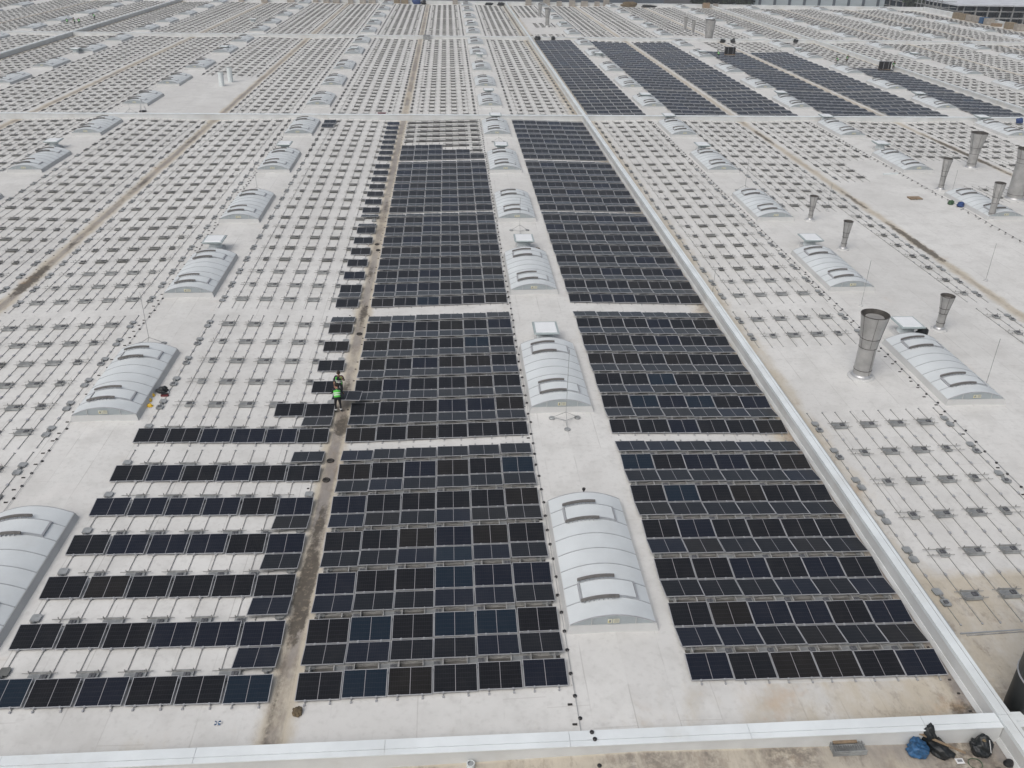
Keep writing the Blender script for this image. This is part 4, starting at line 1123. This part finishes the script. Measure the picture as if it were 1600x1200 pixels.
# things on / by parapets
tag(MB().box(-.75,.75,-.5,.5,0,.95,'seam').box(-.7,.7,-.52,-.5,.1,.85,'galv').obj('grey_cabinet',None,False,(-10.7,YP[2]-.75,rz(-10.7))),'grey cabinet in front of the second cross parapet','cabinet')
blob('bag','black bag at the corner of the far parapets above the panels','bag',at(14.0,184.),(1.3,1.,.9),'blackbag',21)
blob('bag','small black bag in front of the second parapet above the panels','bag',at(17.5,184.),(.9,.8,.8),'blackbag',22)
blob('bag','black bag at foot of the broad far stack','bag',at(56.2,183.9),(1.3,1.,.8),'blackbag',23)
blob('bag','black bag right of another by the broad far stack','bag',at(58.4,183.6),(1.1,.9,.8),'blackbag',24)
blob('bag','black round bag on second parapet left of the wall crossing','bag',at(73.2,184.2),(1.,.8,.8),'blackbag',25)
blob('bag','dark blue bag in front of the cross parapet at far right','bag',at(72.9,96.1),(.9,.7,.8),'navy',26)
t=thing('wheelbarrow','small dark red cart behind the cross parapet near the gutter','cart',at(-15.,98.9))
MB().hexa([(-.35,-.2,.3),(.35,-.2,.3),(.35,.2,.3),(-.35,.2,.3),(-.55,-.3,.6),(.55,-.3,.6),(.55,.3,.6),(-.55,.3,.6)],'red').obj('tray',t); MB().bar((-.5,0,.3),(-.7,0,0),.06,.06,'black').bar((.5,0,.3),(.6,0,0),.06,.06,'black').obj('leg',t)
t=thing('tripod','dark tripod standing in front of a far left skylight','tripod',at(-47.,100.9))
for k in range(3):
    a=2*math.pi*k/3+.5; MB().bar((0,0,1.7),(.5*math.cos(a),.5*math.sin(a),0),.05,.05,'rib').obj('leg',t)
MB().lathe([(.45,0),(.5,.1),(.35,.16)],'black',14).obj('base',t)
# panel packs
for x_,y_,lab in((51.3,162.,'upright black pack of panels on the far field, left one'),(75.6,144.,'upright black pack of panels beside the worker at far right')):
    t=thing('panel_pack',lab,'panel pack',at(x_,y_,.15))
    m=MB()
    for k in range(9): m.box(-.98,.98,-.5+.11*k,-.42+.11*k,.15,1.45,'black')
    m.obj('stacked_panels',t); MB().box(-1.05,1.05,-.55,.55,0,.14,'wood').obj('pallet',t); MB().box(-1.35,-1.0,-1.1,.3,0,.06,'black').obj('cover_sheet',t)
    m=MB(); 
    for s_ in(-.5,.5): m.box(s_-.03,s_+.03,-.53,.52,.145,1.47,'rib')
    m.obj('strap',t)
# pallets and crates against the far parapet
FC=[(-46.5,'crate'),(-43.2,'crate'),(-40.2,'crate'),(-35.8,'crate'),(-32.1,'crate'),(-29.2,'crate'),(-24.4,'crate'),(-21.6,'card'),(-19.2,'card'),(-3.6,'crate'),(19.3,'crate'),(25.,'crate'),(29.,'crate'),(33.1,'crate'),(37,'crate'),(41.,'crate'),(43.9,'crate'),(76.,'wood'),(79.,'crate'),(-69.,'crate'),(-54.,'crate'),(-62.,'crate')]
for k,(x_,mt) in enumerate(sorted(FC)):
    col={'crate':'grey','card':'brown cardboard','wood':'brown wooden'}[mt]
    t=thing('crate',f'{col} crate against the far edge parapet, {ORD[k+1]} from the left','crate',at(x_,271.9),0,'crates along the far parapet')
    w=.75+.15*((k*7)%3)
    MB().box(-w,w,-.6,.6,.14,1.3+.2*((k*5)%3),mt).obj('box',t); MB().box(-w-.05,w+.05,-.65,.65,0,.13,'wood').obj('pallet',t)
blob('bag','dark blue tarpaulin bundle against the far parapet','tarpaulin',at(-15.6,271.6),(2.6,1.3,1.7),'navy',31)
blob('bag','black bundle next to blue one by the far parapet','bundle',at(-13.4,271.5),(1.6,1.1,1.2),'blackbag',32)
blob('bag','low dark heap at the far parapet, left of the long wall','heap',at(6.9,270.8),(2.4,1.2,.8),'blackbag',33)
blob('bag','dark heap of scrap at the far parapet beside the long wall','heap',at(10.6,270.9),(2.2,1.2,1.0),'blackbag',34)
blob('bag','long rusty brown heap at the far parapet behind distant skylights','heap',at(50.8,271.),(5.,1.5,1.5),'stone',35)
blob('bag','low dark heap right of the rusty one by far parapet','heap',at(57.4,271.),(4.4,1.2,.8),'blackbag',36)
EC=[(248.3,'card'),(244.4,'card'),(240.8,'crate'),(237.,'crate'),(233.6,'bluebag'),(231.2,'crate'),(227.3,'wood'),(221.,'card'),(216.6,'crate')]
for k,(y_,mt) in enumerate(EC):
    col={'crate':'grey','card':'yellow-brown','bluebag':'blue wrapped','wood':'low brown'}[mt]
    t=thing('crate',f'{col} crate by the right edge wall, {ORD[k+1]} from the far end','crate',(146.2,y_,rz(146.2)),0,'crates beside the right edge wall')
    h=.8 if mt=='wood' else 1.7
    MB().box(-1.1,1.1,-.95,.95,.15,h,mt).obj('box',t); MB().box(-1.1,1.1,-.95,.95,0,.14,'wood').obj('pallet',t)

# buildings beyond -----------------------------------------------------------
def frame_building():
    t=thing('concrete_building','unfinished concrete frame building with dark floors beyond the roof','building',(190,323,-13.2),R(1))
    W,Dp,Hh=120,60,11.2
    MB().box(-3,W,-1,Dp,Hh-.5,Hh,'slab').obj('roof_slab',t)
    for z_ in(3.2,6.2,8.6): MB().box(-2.5,W,0,Dp,z_,z_+.35,'concrete').obj('floor_slab',t)
    m=MB()
    for k in range(25):
        m.box(k*5.,k*5.+.4,-.2,.3,0,Hh-.5,'concrete')
    for k in range(10): m.box(-2.5,-2.1,k*6.,k*6.+.4,0,Hh-.5,'concrete')
    m.obj('column',t)
    m=MB()
    for k in range(24):
        if k%5!=3: m.box(k*5.+.5,k*5.+4.9,1.2,1.3,8.95,Hh-.52,'dglass')
        m.box(k*5.+.5,k*5.+4.9,3,3.1,3.55,8.5,'dglass')
    m.box(-2,-1.9,1,Dp-1,.5,Hh-.6,'dglass')
    m.obj('window',t)
    s=MB()
    for k in range(7): s.bar((-8-.0*k,2+3*k,0),(-8,2+3*k,Hh+2),.25,.25,'concrete')
    for z_ in(2,4,6,8,10,12): s.bar((-8,1,z_),(-8,22,z_),.25,.25,'concrete'); s.bar((-8,1,z_),(-2.6,1,z_),.2,.2,'concrete')
    s.obj('scaffold',t)
frame_building()
t=thing('warehouse','long pale grey warehouse with dark pilasters beyond the far edge','building',(125,372,-13.2))
MB().box(0,57,0,40,0,11,'whwall').obj('wall',t)
m=MB()
for k in range(9): m.box(1.5+6.5*k,2.6+6.5*k,-.3,-.01,0,11.05,'whdark')
m.obj('pilaster',t); MB().box(-.5,57.5,-.5,40,11.06,11.5,'slab').obj('roof',t)
t=thing('warehouse','long dark blue-grey building behind the middle of the far edge','building',(-30,400,-13.2))
MB().box(0,122,0,40,0,12,'whdark').obj('wall',t); m=MB()
for k in range(24): m.box(1.+5*k,4.+5*k,-.06,-.01,6,10.,'dglass')
m.obj('window',t); MB().box(-.5,122.5,-.5,40,12.02,12.6,'rib').obj('roof',t)
t=thing('low_building','low grey industrial building with small windows behind trees','building',(182,395,-13.2))
MB().box(0,40,0,25,0,9.5,'concrete').obj('wall',t); m=MB()
for k in range(9): m.box(2+4.*k,4.4+4*k,-.05,-.01,4,7.5,'dglass')
m.obj('window',t); MB().box(-.4,40.4,-.4,25,9.52,9.9,'slab').obj('roof',t)
# trees
def tree_meshes(seed):
    rr_=random.Random(seed); tr=MB(); tr.lathe([(.35,0),(.25,3),(.12,6)],'bark',8)
    cen=[]
    for k in range(7):
        a=rr_.uniform(0,6.28); z_=rr_.uniform(4,8.5); r_=rr_.uniform(.6,2.4); p=(r_*math.cos(a),r_*math.sin(a),z_); cen.append(p); tr.bar((0,0,z_*.55),p,.12,.12,'bark')
    lf=MB()
    for c in cen:
        for k in range(110):
            d=Vector((rr_.gauss(0,1),rr_.gauss(0,1),rr_.gauss(0,.8))); d=d.normalized()*rr_.uniform(.5,1.9)
            p=Vector(c)+d; s_=rr_.uniform(.18,.4); a=Vector((rr_.gauss(0,1),rr_.gauss(0,1),rr_.gauss(0,1))).normalized(); b_=a.orthogonal().normalized()*s_; c_=a.cross(b_)
            lf.add([p-b_-c_,p+b_-c_,p+b_+c_,p-b_+c_],[(0,1,2,3)],'leaf')
    return tr.mesh('trunk'),lf.mesh('crown')
TM=[tree_meshes(k) for k in range(3)]
tp=[(98,365),(103,368),(108,362),(113,370),(118,364),(122,372),(185,350),(190,362),(-26,372)]
tl=['leftmost dark tree beyond the far edge beside the dark building','second dark tree from the left beyond the far edge','third dark tree from the left beyond the far edge','fourth dark tree from the left beyond the far edge','fifth dark tree beyond the far edge, nearly at the warehouse','dark tree touching the left end of the pale warehouse','dark tree right of the pale warehouse, nearer one','dark tree right of the pale warehouse, farther one','lone dark tree behind the far parapet near the centre']
for k,((x_,y_),lab) in enumerate(zip(tp,tl)):
    t=thing('tree',lab,'tree',(x_,y_,-13.2),k*1.3,'trees beyond the roof'); t.scale=(1.35,1.35,1.35+.1*(k%3)); link(TM[k%3][0],'trunk',t); link(TM[k%3][1],'crown',t)

hz=MB().box(-230,290,-32,440,-14.3,26,'paperw').obj('haze'); hz.data.materials.clear()
hm_=bpy.data.materials.new('haze'); hm_.use_nodes=True; n_=hm_.node_tree; n_.nodes.clear(); o_=n_.nodes.new('ShaderNodeOutputMaterial'); v_=n_.nodes.new('ShaderNodeVolumePrincipled')
v_.inputs['Color'].default_value=(.88,.92,.96,1); v_.inputs['Density'].default_value=.0004; v_.inputs['Anisotropy'].default_value=.2; n_.links.new(v_.outputs[0],o_.inputs['Volume']); hz.data.materials.append(hm_)
tag(hz,kind='stuff')
# light ------------------------------------------------------------------------
w=bpy.data.worlds.new('World'); sc.world=w; w.use_nodes=True; nt=w.node_tree
bg=nt.nodes['Background']; sky=nt.nodes.new('ShaderNodeTexSky'); sky.sky_type='NISHITA'; sky.sun_disc=False
EL,AZ=R(52),R(218)
sky.sun_elevation=EL; sky.sun_rotation=AZ; sky.air_density=1.; sky.dust_density=6.; sky.ozone_density=1.
hs=nt.nodes.new('ShaderNodeHueSaturation'); hs.inputs['Saturation'].default_value=.5
nt.links.new(sky.outputs[0],hs.inputs['Color']); nt.links.new(hs.outputs[0],bg.inputs[0]); bg.inputs[1].default_value=.125
sl=bpy.data.lights.new('sun','SUN'); sl.energy=.75; sl.angle=R(40); sl.color=(1,.97,.93)
so=bpy.data.objects.new('sun',sl); COL.objects.link(so)
d=Vector((math.sin(AZ)*math.cos(EL),math.cos(AZ)*math.cos(EL),math.sin(EL)))
so.rotation_euler=d.to_track_quat('Z','Y').to_euler(); so.location=(0,0,60)
sc.view_settings.view_transform='Standard'; sc.view_settings.look='None'; sc.view_settings.exposure=-.03; sc.view_settings.gamma=1
sc.cycles.max_bounces=5; sc.cycles.diffuse_bounces=3; sc.cycles.glossy_bounces=2
